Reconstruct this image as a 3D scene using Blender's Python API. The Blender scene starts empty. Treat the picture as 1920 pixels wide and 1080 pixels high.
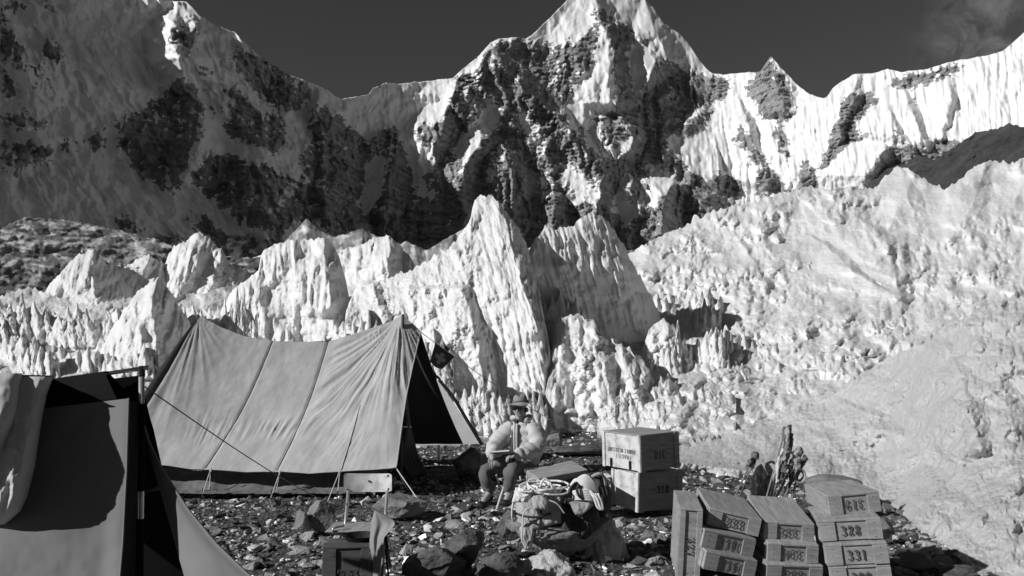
import bpy, bmesh, math, random
import numpy as np
from mathutils import Vector, Matrix, Euler, Quaternion

sc = bpy.context.scene
COL = sc.collection
R = math.radians

# ------------------------------------------------------------------ camera, sky, sun
EYE = 1.65
PITCH = math.atan(140 / 1493.333)
cam_d = bpy.data.cameras.new('camera')
cam_d.lens = 28.0
cam_d.sensor_width = 36.0
cam_d.clip_start = 0.1
cam_d.clip_end = 30000.0
cam = bpy.data.objects.new('camera', cam_d)
cam.location = (0, 0, EYE)
cam.rotation_euler = (math.pi / 2 + PITCH, 0, 0)
COL.objects.link(cam)
sc.camera = cam

SUN_AZ, SUN_EL = 25.0, 29.0           # degrees behind the left hand, degrees up
SDIR = Vector((-math.cos(R(SUN_AZ)) * math.cos(R(SUN_EL)), -math.sin(R(SUN_AZ)) * math.cos(R(SUN_EL)), math.sin(R(SUN_EL))))
world = bpy.data.worlds.new('World')
sc.world = world
world.use_nodes = True
wn, wl = world.node_tree.nodes, world.node_tree.links
wn.clear()
w_out = wn.new('ShaderNodeOutputWorld')
w_bg = wn.new('ShaderNodeBackground')
w_sky = wn.new('ShaderNodeTexSky')
w_sky.sky_type = 'NISHITA'
w_sky.sun_disc = False
w_sky.sun_elevation = R(SUN_EL)
w_sky.sun_rotation = math.atan2(SDIR.x, SDIR.y) % (2 * math.pi)
w_sky.altitude = 5400
w_sky.air_density = 1.0
w_sky.dust_density = 0.6
# black and white film behind an orange filter: mostly the red of the sky is recorded
w_sep = wn.new('ShaderNodeSeparateColor')
wl.new(w_sky.outputs[0], w_sep.inputs[0])
w_r = wn.new('ShaderNodeMath'); w_r.operation = 'MULTIPLY'; w_r.inputs[1].default_value = 0.93
w_g = wn.new('ShaderNodeMath'); w_g.operation = 'MULTIPLY_ADD'; w_g.inputs[1].default_value = 0.07
wl.new(w_sep.outputs[0], w_r.inputs[0])
wl.new(w_sep.outputs[1], w_g.inputs[0])
wl.new(w_r.outputs[0], w_g.inputs[2])
# a thin torn cloud high on the right
w_tc = wn.new('ShaderNodeTexCoord')
w_dot = wn.new('ShaderNodeVectorMath'); w_dot.operation = 'DISTANCE'
wl.new(w_tc.outputs['Generated'], w_dot.inputs[0])
def sky_dir(px, py):
    u = (540 - py) / 1493.333
    v = Vector(((px - 960) / 1493.333, math.cos(PITCH) - math.sin(PITCH) * u, math.sin(PITCH) + math.cos(PITCH) * u))
    return v.normalized()
w_dot.inputs[1].default_value = sky_dir(1845, 62)
w_fall = wn.new('ShaderNodeMapRange'); w_fall.inputs[1].default_value = 0.085; w_fall.inputs[2].default_value = 0.0
w_fall.inputs[3].default_value = 0.0; w_fall.inputs[4].default_value = 1.0; w_fall.interpolation_type = 'SMOOTHSTEP'
wl.new(w_dot.outputs['Value'], w_fall.inputs[0])
w_n = wn.new('ShaderNodeTexNoise'); w_n.inputs['Scale'].default_value = 20; w_n.inputs['Detail'].default_value = 7; w_n.inputs['Roughness'].default_value = 0.62; w_n.inputs['Distortion'].default_value = 0.6
wl.new(w_tc.outputs['Generated'], w_n.inputs['Vector'])
w_nr = wn.new('ShaderNodeMapRange'); w_nr.inputs[1].default_value = 0.40; w_nr.inputs[2].default_value = 0.78
wl.new(w_n.outputs[0], w_nr.inputs[0])
w_cm = wn.new('ShaderNodeMath'); w_cm.operation = 'MULTIPLY'
wl.new(w_fall.outputs[0], w_cm.inputs[0]); wl.new(w_nr.outputs[0], w_cm.inputs[1])
CLOUD_GAIN = 4.0
w_ca = wn.new('ShaderNodeMath'); w_ca.operation = 'MULTIPLY_ADD'; w_ca.inputs[1].default_value = CLOUD_GAIN
wl.new(w_cm.outputs[0], w_ca.inputs[0]); wl.new(w_g.outputs[0], w_ca.inputs[2])
wl.new(w_ca.outputs[0], w_bg.inputs['Color'])
w_bg.inputs['Strength'].default_value = 0.057
wl.new(w_bg.outputs[0], w_out.inputs[0])

sun_d = bpy.data.lights.new('sun', 'SUN')
sun_d.energy = 4.3
sun_d.angle = R(0.53)
sun_d.color = (1.0, 1.0, 1.0)
sun = bpy.data.objects.new('sun', sun_d)
sun.rotation_euler = SDIR.to_track_quat('Z', 'Y').to_euler()
sun.location = (-30, -15, 40)
COL.objects.link(sun)

sc.view_settings.view_transform = 'Standard'
sc.view_settings.look = 'None'
sc.view_settings.gamma = 1.0
sc.view_settings.exposure = 0.0
sc.view_settings.use_curve_mapping = False
sc.cycles.max_bounces = 6
sc.cycles.diffuse_bounces = 3
sc.cycles.use_denoising = True

# ------------------------------------------------------------------ helpers
F = 1493.333
CP, SP = math.cos(PITCH), math.sin(PITCH)
def Wn(px, py, d):
    """a surveyed bearing (px), elevation (py) and distance north (d) -> world coordinates (numpy)"""
    u = (540 - py) / F
    x = (px - 960) / F
    yy = CP - SP * u
    zz = SP + CP * u
    s = d / yy
    return np.stack(np.broadcast_arrays(x * s, d + 0 * s, EYE + zz * s), -1)
def Wv(px, py, d):
    return Vector([float(v) for v in Wn(np.float64(px), np.float64(py), np.float64(d))])
def rzx(px, py):
    u = (540 - py) / F
    yy = CP - SP * u
    return (px - 960) / F / yy, (SP + CP * u) / yy

def _h(ix, iy, s):
    with np.errstate(over='ignore'):
        n = ix.astype(np.int64).astype(np.uint32) * np.uint32(374761393) + iy.astype(np.int64).astype(np.uint32) * np.uint32(668265263) + np.uint32((s * 2246822519 + 3266489917) & 0xffffffff)
        n = (n ^ (n >> np.uint32(13))) * np.uint32(1274126177)
        n = (n ^ (n >> np.uint32(15))) * np.uint32(2246822519)
        return n ^ (n >> np.uint32(16))
def perlin(x, y, s=0):
    x = np.asarray(x, float); y = np.asarray(y, float)
    x0 = np.floor(x); y0 = np.floor(y)
    fx = x - x0; fy = y - y0
    ux = fx * fx * fx * (fx * (fx * 6 - 15) + 10); uy = fy * fy * fy * (fy * (fy * 6 - 15) + 10)
    def g(dx, dy):
        a = _h(x0 + dx, y0 + dy, s).astype(float) * (2 * math.pi / 4294967296.0)
        return np.cos(a) * (fx - dx) + np.sin(a) * (fy - dy)
    a = g(0, 0); b = g(1, 0); c = g(0, 1); d = g(1, 1)
    a = a + (b - a) * ux; c = c + (d - c) * ux
    return (a + (c - a) * uy) * 1.5
def fbm(x, y, o=4, s=0, gain=0.5):
    r = 0; a = 1; t = 0
    for i in range(o):
        r = r + a * perlin(x * 2 ** i + 17.3 * i, y * 2 ** i - 9.1 * i, s + i); t += a; a *= gain
    return r / t
def ridged(x, y, o=3, s=0, gain=0.5):          # 0..1, sharp crests at 1
    r = 0; a = 1; t = 0
    for i in range(o):
        r = r + a * (1 - np.abs(perlin(x * 2 ** i + 31.7 * i, y * 2 ** i + 5.3 * i, s + i))); t += a; a *= gain
    return r / t
def billow(x, y, o=3, s=0, gain=0.5):          # 0..1, round lumps with sharp creases
    return 1 - ridged(x, y, o, s, gain)
def worley(x, y, s=0):                          # distance to nearest feature point, 0..~1
    x0 = np.floor(x); y0 = np.floor(y); best = np.full(np.shape(x), 9.0)
    for dx in (-1, 0, 1):
        for dy in (-1, 0, 1):
            h = _h(x0 + dx, y0 + dy, s)
            jx = (h & np.uint32(0xffff)).astype(float) / 65536; jy = (h >> np.uint32(16)).astype(float) / 65536
            best = np.minimum(best, (x0 + dx + jx - x) ** 2 + (y0 + dy + jy - y) ** 2)
    return np.sqrt(best)
def sstep(a, b, x):
    t = np.clip((x - a) / (b - a), 0, 1)
    return t * t * (3 - 2 * t)
def pl(pts, x):
    p = np.array(pts, float)
    return np.interp(x, p[:, 0], p[:, 1])
def inpoly(px, py, poly):
    p = np.array(poly, float); r = np.zeros(px.shape, bool)
    m = (px >= p[:, 0].min()) & (px <= p[:, 0].max()) & (py >= p[:, 1].min()) & (py <= p[:, 1].max())
    if not m.any(): return r
    x = px[m]; y = py[m]; c = np.zeros(x.shape, bool)
    for (xa, ya), (xb, yb) in zip(p, np.roll(p, -1, 0)):
        if ya == yb: continue
        c ^= ((ya > y) != (yb > y)) & (x < (xb - xa) * (y - ya) / (yb - ya) + xa)
    r[m] = c
    return r

def mesh_np(name, co, faces, mat=None, smooth=True, attrs=None, parent=None):
    """faces: int array (n,3) or (n,4)"""
    me = bpy.data.meshes.new(name)
    co = np.ascontiguousarray(co, np.float32).reshape(-1, 3); faces = np.ascontiguousarray(faces, np.int32)
    k = faces.shape[1]
    me.vertices.add(len(co)); me.vertices.foreach_set('co', co.ravel())
    me.loops.add(faces.size); me.loops.foreach_set('vertex_index', faces.ravel())
    me.polygons.add(len(faces)); me.polygons.foreach_set('loop_start', np.arange(0, faces.size, k, dtype=np.int32))
    me.polygons.foreach_set('use_smooth', np.full(len(faces), smooth))
    for an, av in (attrs or {}).items():
        a = me.attributes.new(an, 'FLOAT', 'POINT'); a.data.foreach_set('value', np.ascontiguousarray(av, np.float32).ravel())
    me.update(calc_edges=True); me.validate()
    o = bpy.data.objects.new(name, me); COL.objects.link(o)
    if mat: me.materials.append(mat)
    if parent: o.parent = parent
    return o
def gridfaces(nr, nc):
    i = np.arange(nr - 1)[:, None] * nc + np.arange(nc - 1)[None, :]
    return np.stack([i, i + nc, i + nc + 1, i + 1], -1).reshape(-1, 4)
def tag(o, label=None, cat=None, group=None, kind=None):
    if label: o['label'] = label
    if cat: o['category'] = cat
    if group: o['group'] = group
    if kind: o['kind'] = kind
    return o

# ------------------------------------------------------------------ materials (all neutral: the photograph is black and white)
def mat_new(name):
    m = bpy.data.materials.new(name); m.use_nodes = True
    n = m.node_tree.nodes; b = n['Principled BSDF']
    return m, n, m.node_tree.links, b
def grey(v): return (v, v, v, 1)
def noise_mat(name, lo, hi, scale=8, detail=6, rough=0.8, bump=0.3, bscale=None, bdist=0.01, stretch=None, coord='Object', contrast=(0.3, 0.7), spec=0.25, distort=0.0):
    m, n, l, b = mat_new(name)
    tc = n.new('ShaderNodeTexCoord'); mp = n.new('ShaderNodeMapping'); l.new(tc.outputs[coord], mp.inputs[0])
    if stretch: mp.inputs['Scale'].default_value = stretch
    t = n.new('ShaderNodeTexNoise'); t.inputs['Scale'].default_value = scale; t.inputs['Detail'].default_value = detail; t.inputs['Roughness'].default_value = 0.6; t.inputs['Distortion'].default_value = distort
    l.new(mp.outputs[0], t.inputs['Vector'])
    r = n.new('ShaderNodeMapRange'); r.inputs[1].default_value = contrast[0]; r.inputs[2].default_value = contrast[1]; r.inputs[3].default_value = lo; r.inputs[4].default_value = hi
    l.new(t.outputs[0], r.inputs[0]); l.new(r.outputs[0], b.inputs['Base Color'])
    b.inputs['Roughness'].default_value = rough; b.inputs['Specular IOR Level'].default_value = spec
    if bump:
        t2 = n.new('ShaderNodeTexNoise'); t2.inputs['Scale'].default_value = bscale or scale * 3; t2.inputs['Detail'].default_value = 6
        l.new(mp.outputs[0], t2.inputs['Vector'])
        bp = n.new('ShaderNodeBump'); bp.inputs['Strength'].default_value = bump; bp.inputs['Distance'].default_value = bdist
        l.new(t2.outputs[0], bp.inputs['Height']); l.new(bp.outputs[0], b.inputs['Normal'])
    return m
M = {}
# ------------------------------------------------------------------ terrain materials
def mountain_mat():
    m, n, l, b = mat_new('rock_and_snow')
    a = n.new('ShaderNodeAttribute'); a.attribute_name = 'snow'
    tc = n.new('ShaderNodeTexCoord')
    t = n.new('ShaderNodeTexNoise'); t.inputs['Scale'].default_value = 0.06; t.inputs['Detail'].default_value = 8; t.inputs['Roughness'].default_value = 0.65
    l.new(tc.outputs['Object'], t.inputs['Vector'])
    mp = n.new('ShaderNodeMapping'); mp.inputs['Scale'].default_value = (0.006, 0.006, 0.09); mp.inputs['Rotation'].default_value = (0.0, R(6), 0)
    l.new(tc.outputs['Object'], mp.inputs[0])
    t2 = n.new('ShaderNodeTexNoise'); t2.inputs['Scale'].default_value = 1; t2.inputs['Detail'].default_value = 5
    l.new(mp.outputs[0], t2.inputs['Vector'])
    mul = n.new('ShaderNodeMath'); mul.operation = 'MULTIPLY'; l.new(t.outputs[0], mul.inputs[0]); l.new(t2.outputs[0], mul.inputs[1])
    rr = n.new('ShaderNodeMapRange'); rr.inputs[1].default_value = 0.12; rr.inputs[2].default_value = 0.42; rr.inputs[3].default_value = 0.11; rr.inputs[4].default_value = 0.40
    l.new(mul.outputs[0], rr.inputs[0])
    ad = n.new('ShaderNodeMath'); ad.operation = 'MULTIPLY_ADD'; ad.inputs[1].default_value = 0.5
    sub = n.new('ShaderNodeMath'); sub.operation = 'SUBTRACT'; sub.inputs[1].default_value = 0.5; l.new(t.outputs[0], sub.inputs[0])
    l.new(sub.outputs[0], ad.inputs[0]); l.new(a.outputs['Fac'], ad.inputs[2])
    s = n.new('ShaderNodeMapRange'); s.inputs[1].default_value = 0.42; s.inputs[2].default_value = 0.6; l.new(ad.outputs[0], s.inputs[0])
    mx = n.new('ShaderNodeMix'); mx.data_type = 'FLOAT'; l.new(s.outputs[0], mx.inputs[0]); l.new(rr.outputs[0], mx.inputs[2]); mx.inputs[3].default_value = 0.76
    l.new(mx.outputs[0], b.inputs['Base Color'])
    b.inputs['Roughness'].default_value = 0.85; b.inputs['Specular IOR Level'].default_value = 0.2
    return m
M['mountain'] = mountain_mat()
def ice_mat(name, v=0.71, dirt=0.0, scale=3.0, dist=0.12, strength=0.6):
    m, n, l, b = mat_new(name)
    tc = n.new('ShaderNodeTexCoord')
    t = n.new('ShaderNodeTexNoise'); t.inputs['Scale'].default_value = scale; t.inputs['Detail'].default_value = 9; t.inputs['Roughness'].default_value = 0.66
    l.new(tc.outputs['Object'], t.inputs['Vector'])
    bp = n.new('ShaderNodeBump'); bp.inputs['Strength'].default_value = strength; bp.inputs['Distance'].default_value = dist
    l.new(t.outputs[0], bp.inputs['Height']); l.new(bp.outputs[0], b.inputs['Normal'])
    a = n.new('ShaderNodeAttribute'); a.attribute_name = 'dirt'
    t2 = n.new('ShaderNodeTexNoise'); t2.inputs['Scale'].default_value = scale * 0.4; t2.inputs['Detail'].default_value = 7
    l.new(tc.outputs['Object'], t2.inputs['Vector'])
    r = n.new('ShaderNodeMapRange'); r.inputs[1].default_value = 0.3; r.inputs[2].default_value = 0.6; r.inputs[3].default_value = v * 0.9; r.inputs[4].default_value = v
    l.new(t2.outputs[0], r.inputs[0])
    mx = n.new('ShaderNodeMix'); mx.data_type = 'FLOAT'; l.new(a.outputs['Fac'], mx.inputs[0]); l.new(r.outputs[0], mx.inputs[2]); mx.inputs[3].default_value = 0.07
    l.new(mx.outputs[0], b.inputs['Base Color'])
    b.inputs['Roughness'].default_value = 0.62; b.inputs['Specular IOR Level'].default_value = 0.3
    return m
M['ice'] = ice_mat('weathered_ice', 0.75, scale=4.5, dist=0.10, strength=0.75)
M['ice_far'] = ice_mat('weathered_ice_far', 0.72, scale=1.4, dist=0.25)

def relief(name, top, bot, dx, rows, depth, thick, mat, crumble=None, backrows=8, smooth=True, tpow=1.0, top_smooth=0, sink=None):
    """a slope or ice body: skyline, foot, a depth function for its face, and a far side that falls away behind"""
    xs = np.arange(top[0][0], top[-1][0] + 0.01, dx)
    tp = pl(top, xs); bt = np.maximum(pl(bot, xs), tp + 1)
    if top_smooth:
        k = np.hanning(top_smooth + 2)[1:-1]; k /= k.sum(); tp = np.convolve(np.pad(tp, top_smooth // 2, 'edge'), k, 'valid')[:len(xs)]
    if crumble is not None: tp = np.minimum(tp + crumble(xs), bt - 1)
    t = np.linspace(0, 1, rows)[:, None] ** tpow
    PX = np.broadcast_to(xs, (rows, len(xs))).copy(); PY = tp + (bt - tp) * t
    D, at = depth(PX, PY, t + 0 * PX)
    co = Wn(PX, PY, D)
    j = (np.arange(backrows, 0, -1) / backrows)[:, None]
    Dt = D[0]
    topc = co[0]
    back = np.repeat(topc[None], backrows, 0)
    zb = co[-1][:, 2]
    back[..., 1] += thick * j
    back[..., 0] *= (1 + thick * j / Dt)
    back[..., 2] = topc[:, 2] - (topc[:, 2] - np.minimum(zb, topc[:, 2])) * j ** 1.4
    full = np.concatenate([back, co], 0)
    attrs = {k: np.concatenate([np.repeat(v[:1], backrows, 0), v], 0) for k, v in at.items()}
    if sink is not None:
        sink.append((full.reshape(-1, 3), gridfaces(full.shape[0], full.shape[1]))); return None
    return mesh_np(name, full, gridfaces(full.shape[0], full.shape[1]), mat, smooth, attrs)

def spurs(PX, PY, D, m, lst, D0=None):
    """each spur: [(px,py,protrusion)...], slope on the left flank, slope on the right flank"""
    base = D if D0 is None else D0
    for pts, sL, sR in lst:
        p = np.array(pts, float); y0, y1 = p[0, 1], p[-1, 1]
        xr = np.interp(PY, p[:, 1], p[:, 0]); off = np.interp(PY, p[:, 1], p[:, 2])
        dx = PX - xr
        dk = base + m * (-off + np.where(dx > 0, sR * dx, -sL * dx) + np.clip(y0 - PY, 0, None) * 2.5 + np.clip(PY - y1, 0, None) * 1.2)
        D = np.minimum(D, dk)
    return D

# ------------------------------------------------------------------ mountain range
SKY = [(-320, -150), (0, -120), (150, -60), (250, -8), (285, 0), (350, 4), (375, 30), (400, 45), (440, 62), (480, 100), (500, 115), (540, 140), (580, 155), (600, 164), (612, 170), (640, 187), (655, 184), (690, 179), (700, 166), (720, 157), (750, 158), (800, 153), (850, 147), (870, 128), (900, 104), (920, 80), (935, 74), (960, 71), (985, 73), (996, 68), (1010, 55), (1040, 25), (1065, 0), (1092, -22), (1118, -40), (1150, -34), (1185, -18), (1210, 0), (1225, 15), (1245, 45), (1275, 65), (1290, 80), (1305, 105), (1325, 130), (1335, 138), (1360, 141), (1385, 138), (1395, 137), (1425, 135), (1436, 120), (1445, 106), (1460, 122), (1490, 155), (1510, 172), (1520, 178), (1545, 186), (1550, 183), (1562, 165), (1600, 140), (1640, 138), (1665, 130), (1690, 136), (1740, 130), (1780, 117), (1850, 105), (1880, 97), (1900, 80), (1920, 62), (1980, 10), (2060, -60), (2240, -150)]
def c1(*p): return [(x / 2.25, y / 2.25) for x, y in p]
def c2(*p): return [(560 + x / 2.7, 100 + y / 2.7) for x, y in p]
def c3(*p): return [(860 + x / 2.25, y / 2.25) for x, y in p]
def c4(*p): return [(1280 + x / 2.25, y / 2.25) for x, y in p]
ROCK = [
    c1((490, 545), (520, 490), (560, 470), (620, 440), (740, 360), (770, 330), (830, 370), (850, 420), (862, 600), (800, 640), (810, 680), (745, 790), (700, 805), (620, 760), (500, 660), (480, 610)),
    c1((805, 760), (860, 680), (880, 640), (1000, 650), (1100, 690), (1200, 720), (1230, 760), (1130, 960), (1190, 1000), (1060, 960), (900, 860)),
    c1((940, 560), (960, 470), (1000, 400), (1060, 430), (1130, 480), (1200, 480), (1215, 600), (1180, 665), (1060, 610), (1000, 600)),
    c1((1120, 960), (1240, 800), (1270, 700), (1300, 620), (1335, 540), (1335, 400), (1420, 470), (1500, 500), (1560, 980), (1380, 990), (1290, 900), (1200, 990)),
    c2((0, 590), (60, 350), (110, 230), (150, 320), (240, 370), (330, 450), (400, 480), (360, 560), (330, 640), (300, 740), (260, 830), (130, 900), (0, 800)),
    c1((0, 100), (60, 100), (120, 200), (120, 280), (60, 280), (0, 240)), c1((150, 190), (200, 160), (270, 220), (270, 260), (200, 270)),
    c1((140, 230), (170, 250), (200, 330), (240, 380), (230, 405), (150, 320)), c1((0, 0), (150, 0), (100, 30), (0, 60)), c1((160, 0), (240, 0), (220, 60), (180, 40)), c1((0, 300), (70, 330), (60, 430), (0, 420)),
    c1((0, 480), (90, 440), (150, 480), (230, 520), (200, 560), (120, 540), (0, 520)), c1((0, 580), (100, 600), (260, 630), (180, 680), (90, 725), (0, 700)),
    c1((265, 265), (310, 280), (310, 300), (270, 300)), c1((110, 370), (200, 400), (240, 400), (200, 425), (120, 390)), c1((420, 450), (460, 450), (450, 480)), c1((250, 600), (340, 600), (330, 640), (270, 640)), c1((390, 540), (440, 520), (450, 600), (400, 660), (370, 620)),
    c1((710, 130), (800, 50), (860, 90), (840, 200), (770, 250), (715, 180)), c1((830, 290), (920, 290), (930, 320), (850, 320)),
    c1((990, 180), (1050, 210), (1130, 260), (1220, 310), (1330, 380), (1290, 470), (1200, 460), (1100, 430), (1040, 330), (980, 260)),
    c1((860, 460), (930, 400), (1000, 340), (1010, 380), (960, 450), (880, 490)),
    c1((420, 890), (520, 900), (620, 960), (560, 1000)), c1((770, 870), (900, 930), (1000, 1040), (900, 1010), (800, 940)),
    # centre: nearly all rock below the summit
    c3((-320, 300), (-260, 420), (-190, 330), (-120, 250), (-60, 200), (-20, 130), (60, 270), (100, 230), (150, 170), (300, 175), (420, 185), (470, 140), (540, 60), (570, 20), (620, 60), (740, 110), (800, 170), (900, 300), (960, 290), (1050, 310), (1090, 400), (1060, 500), (960, 580), (1000, 700), (1050, 800), (1140, 860), (1100, 960), (860, 1080), (-300, 1100), (-420, 900)),
    # right ridge
    c4((340, 260), (375, 262), (440, 330), (465, 440), (430, 505), (380, 505), (310, 420), (280, 370)), c4((690, 400), (780, 400), (830, 400), (790, 480), (720, 500), (740, 560), (700, 610), (640, 650), (600, 730), (580, 700), (640, 560)),
    c4((690, 565), (760, 548), (740, 600), (690, 600)), c4((860, 620), (960, 630), (1030, 640), (1060, 690), (980, 720), (860, 740), (740, 800), (820, 700)), c4((1050, 600), (1130, 590), (1170, 620), (1100, 660), (1050, 680)),
    c4((870, 340), (980, 320), (1180, 270), (1200, 290), (1100, 330), (900, 380)), c4((390, 560), (430, 540), (450, 640), (420, 670)), c4((100, 310), (130, 310), (200, 340), (180, 420), (130, 400)),
    c4((880, 470), (900, 560), (970, 610), (900, 600)), c4((920, 380), (1000, 450), (990, 480)),
    c4((130, 720), (210, 740), (260, 840), (180, 850)), c4((310, 740), (400, 740), (430, 800), (330, 830)), c4((500, 690), (560, 700), (560, 810), (490, 800)),
    c4((230, 570), (270, 580), (260, 620), (225, 610)), c4((220, 480), (330, 660), (360, 740), (320, 720), (240, 560)),
]
SNOW = [
    c2((130, 180), (220, 225), (350, 210), (460, 150), (700, 120), (830, 80), (900, 20), (930, 60), (960, 130), (900, 60), (830, 110), (780, 150), (760, 230), (720, 300), (740, 350), (640, 330), (560, 390), (480, 370), (330, 400), (250, 370), (200, 300)),
    c2((500, 390), (560, 410), (680, 480), (660, 560), (620, 600), (640, 680), (680, 700), (650, 760), (590, 660), (550, 520)), c2((850, 150), (900, 230), (915, 290), (860, 270)), c2((640, 600), (680, 540), (715, 500), (715, 540), (670, 590)), c2((680, 640), (720, 570), (725, 620)),
    c2((330, 560), (400, 500), (440, 560), (420, 680), (360, 790), (300, 800), (290, 730), (330, 650)), c2((780, 480), (860, 400), (910, 320), (940, 350), (900, 440), (920, 480), (900, 530), (860, 490), (800, 510)), c2((1030, 460), (1055, 460), (990, 640), (950, 700), (970, 600)), c2((1090, 280), (1180, 340), (1230, 430), (1200, 440), (1130, 360)),
    c2((1290, 560), (1360, 580), (1450, 620), (1458, 700), (1390, 790), (1380, 700), (1330, 600)), c2((1190, 620), (1270, 630), (1290, 690), (1250, 690)), c2((700, 720), (720, 690), (690, 760)), c2((1160, 450), (1190, 500), (1160, 495)),
    c2((1090, 650), (1120, 600), (1140, 630), (1090, 680)), c2((880, 360), (960, 200), (1010, 300), (980, 440), (930, 400)),
    c3((280, 160), (420, 60), (490, -40), (600, -60), (570, 10), (540, 60), (470, 130), (430, 175), (370, 190), (320, 165), (140, 180)),
    c3((610, -60), (790, -60), (850, 70), (920, 140), (1000, 220), (1060, 310), (960, 290), (900, 310), (860, 220), (800, 160), (740, 105), (680, 60), (620, 20)),
    c3((600, 80), (625, 110), (640, 200), (665, 330), (700, 370), (690, 400), (650, 420), (650, 480), (590, 480), (560, 520), (500, 500), (480, 440), (500, 330), (560, 300), (590, 200)),
    c3((690, 190), (760, 170), (805, 180), (800, 210), (850, 290), (790, 340), (760, 410), (735, 400), (710, 300)), c3((450, 130), (520, 100), (560, 50), (560, 110), (520, 160), (480, 180)),
    c3((380, 390), (440, 420), (490, 500), (500, 560), (560, 590), (640, 650), (700, 600), (700, 520), (690, 500), (735, 560), (720, 640), (650, 690), (600, 640), (540, 610), (480, 560), (420, 470)),
    c3((490, 480), (560, 520), (640, 640), (600, 630), (520, 560)), c3((540, 820), (580, 780), (620, 840), (640, 880), (600, 870)), c3((800, 810), (860, 730), (910, 720), (930, 770), (850, 830), (780, 860), (740, 850)), c3((640, 800), (700, 800), (740, 860), (750, 930), (680, 930), (650, 900)),
    c3((700, 700), (740, 720), (720, 780), (690, 770)), c3((320, 745), (390, 750), (400, 800), (360, 805)), c3((410, 690), (480, 700), (540, 800), (500, 860), (470, 800)), c3((550, 640), (600, 650), (600, 660), (560, 660)),
    c3((860, 560), (960, 580), (1050, 520), (1060, 620), (1030, 720), (960, 700), (900, 640)), c3((220, 460), (260, 470), (330, 560), (380, 620), (340, 600), (260, 540)), c3((310, 590), (370, 640), (420, 680), (330, 640)), c3((800, 700), (860, 700), (830, 760)), c3((200, 250), (330, 250), (260, 280)), c3((400, 270), (430, 290), (420, 340)),
]
MSPURS_L = [
    ([(330, 5, 14), (322, 60, 95), (335, 110, 115), (347, 152, 70), (340, 178, 5)], 2.7, 0.6),
    ([(428, 78, 4), (432, 105, 16), (440, 135, 10)], 2.8, 0.4), ([(287, 218, 4), (270, 245, 18), (244, 272, 12)], 3.0, 0.3),
    ([(596, 168, 6), (600, 210, 30), (612, 262, 26), (606, 300, 40), (612, 430, 60)], 2.4, 0.8), ([(345, 160, 6), (380, 200, 40), (372, 290, 60), (330, 355, 30)], 1.5, 0.7),
    ([(448, 185, 6), (460, 230, 40), (480, 290, 60), (500, 400, 70)], 1.3, 0.6), ([(20, 60, 5), (40, 120, 40), (70, 190, 30)], 1.2, 0.8), ([(30, 200, 5), (60, 260, 40), (20, 320, 30)], 1.2, 0.8)]
MSPURS_C = [
    ([(922, 82, 4), (945, 125, 60), (985, 165, 60), (1030, 205, 55), (1070, 250, 50), (1110, 300, 40)], 0.5, 2.2),
    ([(1105, -36, 2), (1120, 10, 30), (1132, 60, 60), (1142, 120, 70), (1148, 190, 60), (1150, 220, 20)], 0.9, 1.6),
    ([(1210, 0, 2), (1230, 60, 30), (1250, 110, 30), (1262, 130, 10)], 0.8, 1.2), ([(1215, 80, 10), (1230, 120, 50), (1215, 150, 40), (1180, 190, 12)], 0.7, 1.7),
    ([(1178, 170, 8), (1160, 210, 20), (1180, 240, 40), (1184, 280, 40), (1160, 300, 20)], 0.6, 2.2),
    ([(1035, 175, 4), (1058, 215, 40), (1085, 262, 50), (1112, 300, 50), (1125, 350, 55), (1130, 420, 40)], 0.8, 1.9),
    ([(868, 135, 4), (880, 175, 50), (895, 210, 40)], 0.7, 1.6), ([(850, 152, 4), (838, 220, 40), (822, 262, 50), (818, 300, 40), (826, 360, 45), (830, 430, 40)], 0.9, 1.8),
    ([(742, 262, 3), (742, 300, 35), (730, 345, 45), (722, 400, 50)], 1.4, 1.0), ([(900, 218, 3), (902, 262, 45), (880, 300, 50), (866, 330, 60), (868, 430, 60)], 0.9, 1.7),
    ([(948, 262, 3), (946, 292, 36), (958, 340, 50), (965, 430, 55)], 0.9, 1.8), ([(983, 320, 4), (980, 345, 36), (962, 380, 45), (960, 440, 50)], 1.0, 1.6), ([(1052, 345, 4), (1048, 370, 40), (1030, 440, 50)], 1.0, 1.5),
    ([(1115, 275, 4), (1122, 310, 40), (1118, 335, 40), (1128, 370, 45), (1145, 410, 40)], 0.9, 1.9), ([(1180, 325, 4), (1182, 350, 36), (1180, 375, 36)], 0.9, 1.7),
    ([(1258, 318, 4), (1262, 345, 46), (1245, 385, 50), (1240, 440, 46)], 0.7, 1.7), ([(1212, 360, 4), (1220, 392, 36), (1225, 440, 40)], 0.7, 1.7), ([(785, 300, 3), (786, 350, 30), (772, 400, 36), (770, 440, 30)], 1.2, 1.2),
    ([(1030, 300, 3), (1040, 350, 20)], 1.0, 1.3), ([(1120, 140, 5), (1096, 190, 30), (1092, 230, 34)], 0.8, 1.2), ([(1310, 330, 4), (1330, 370, 30), (1345, 410, 30)], 0.8, 1.6)]
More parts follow.
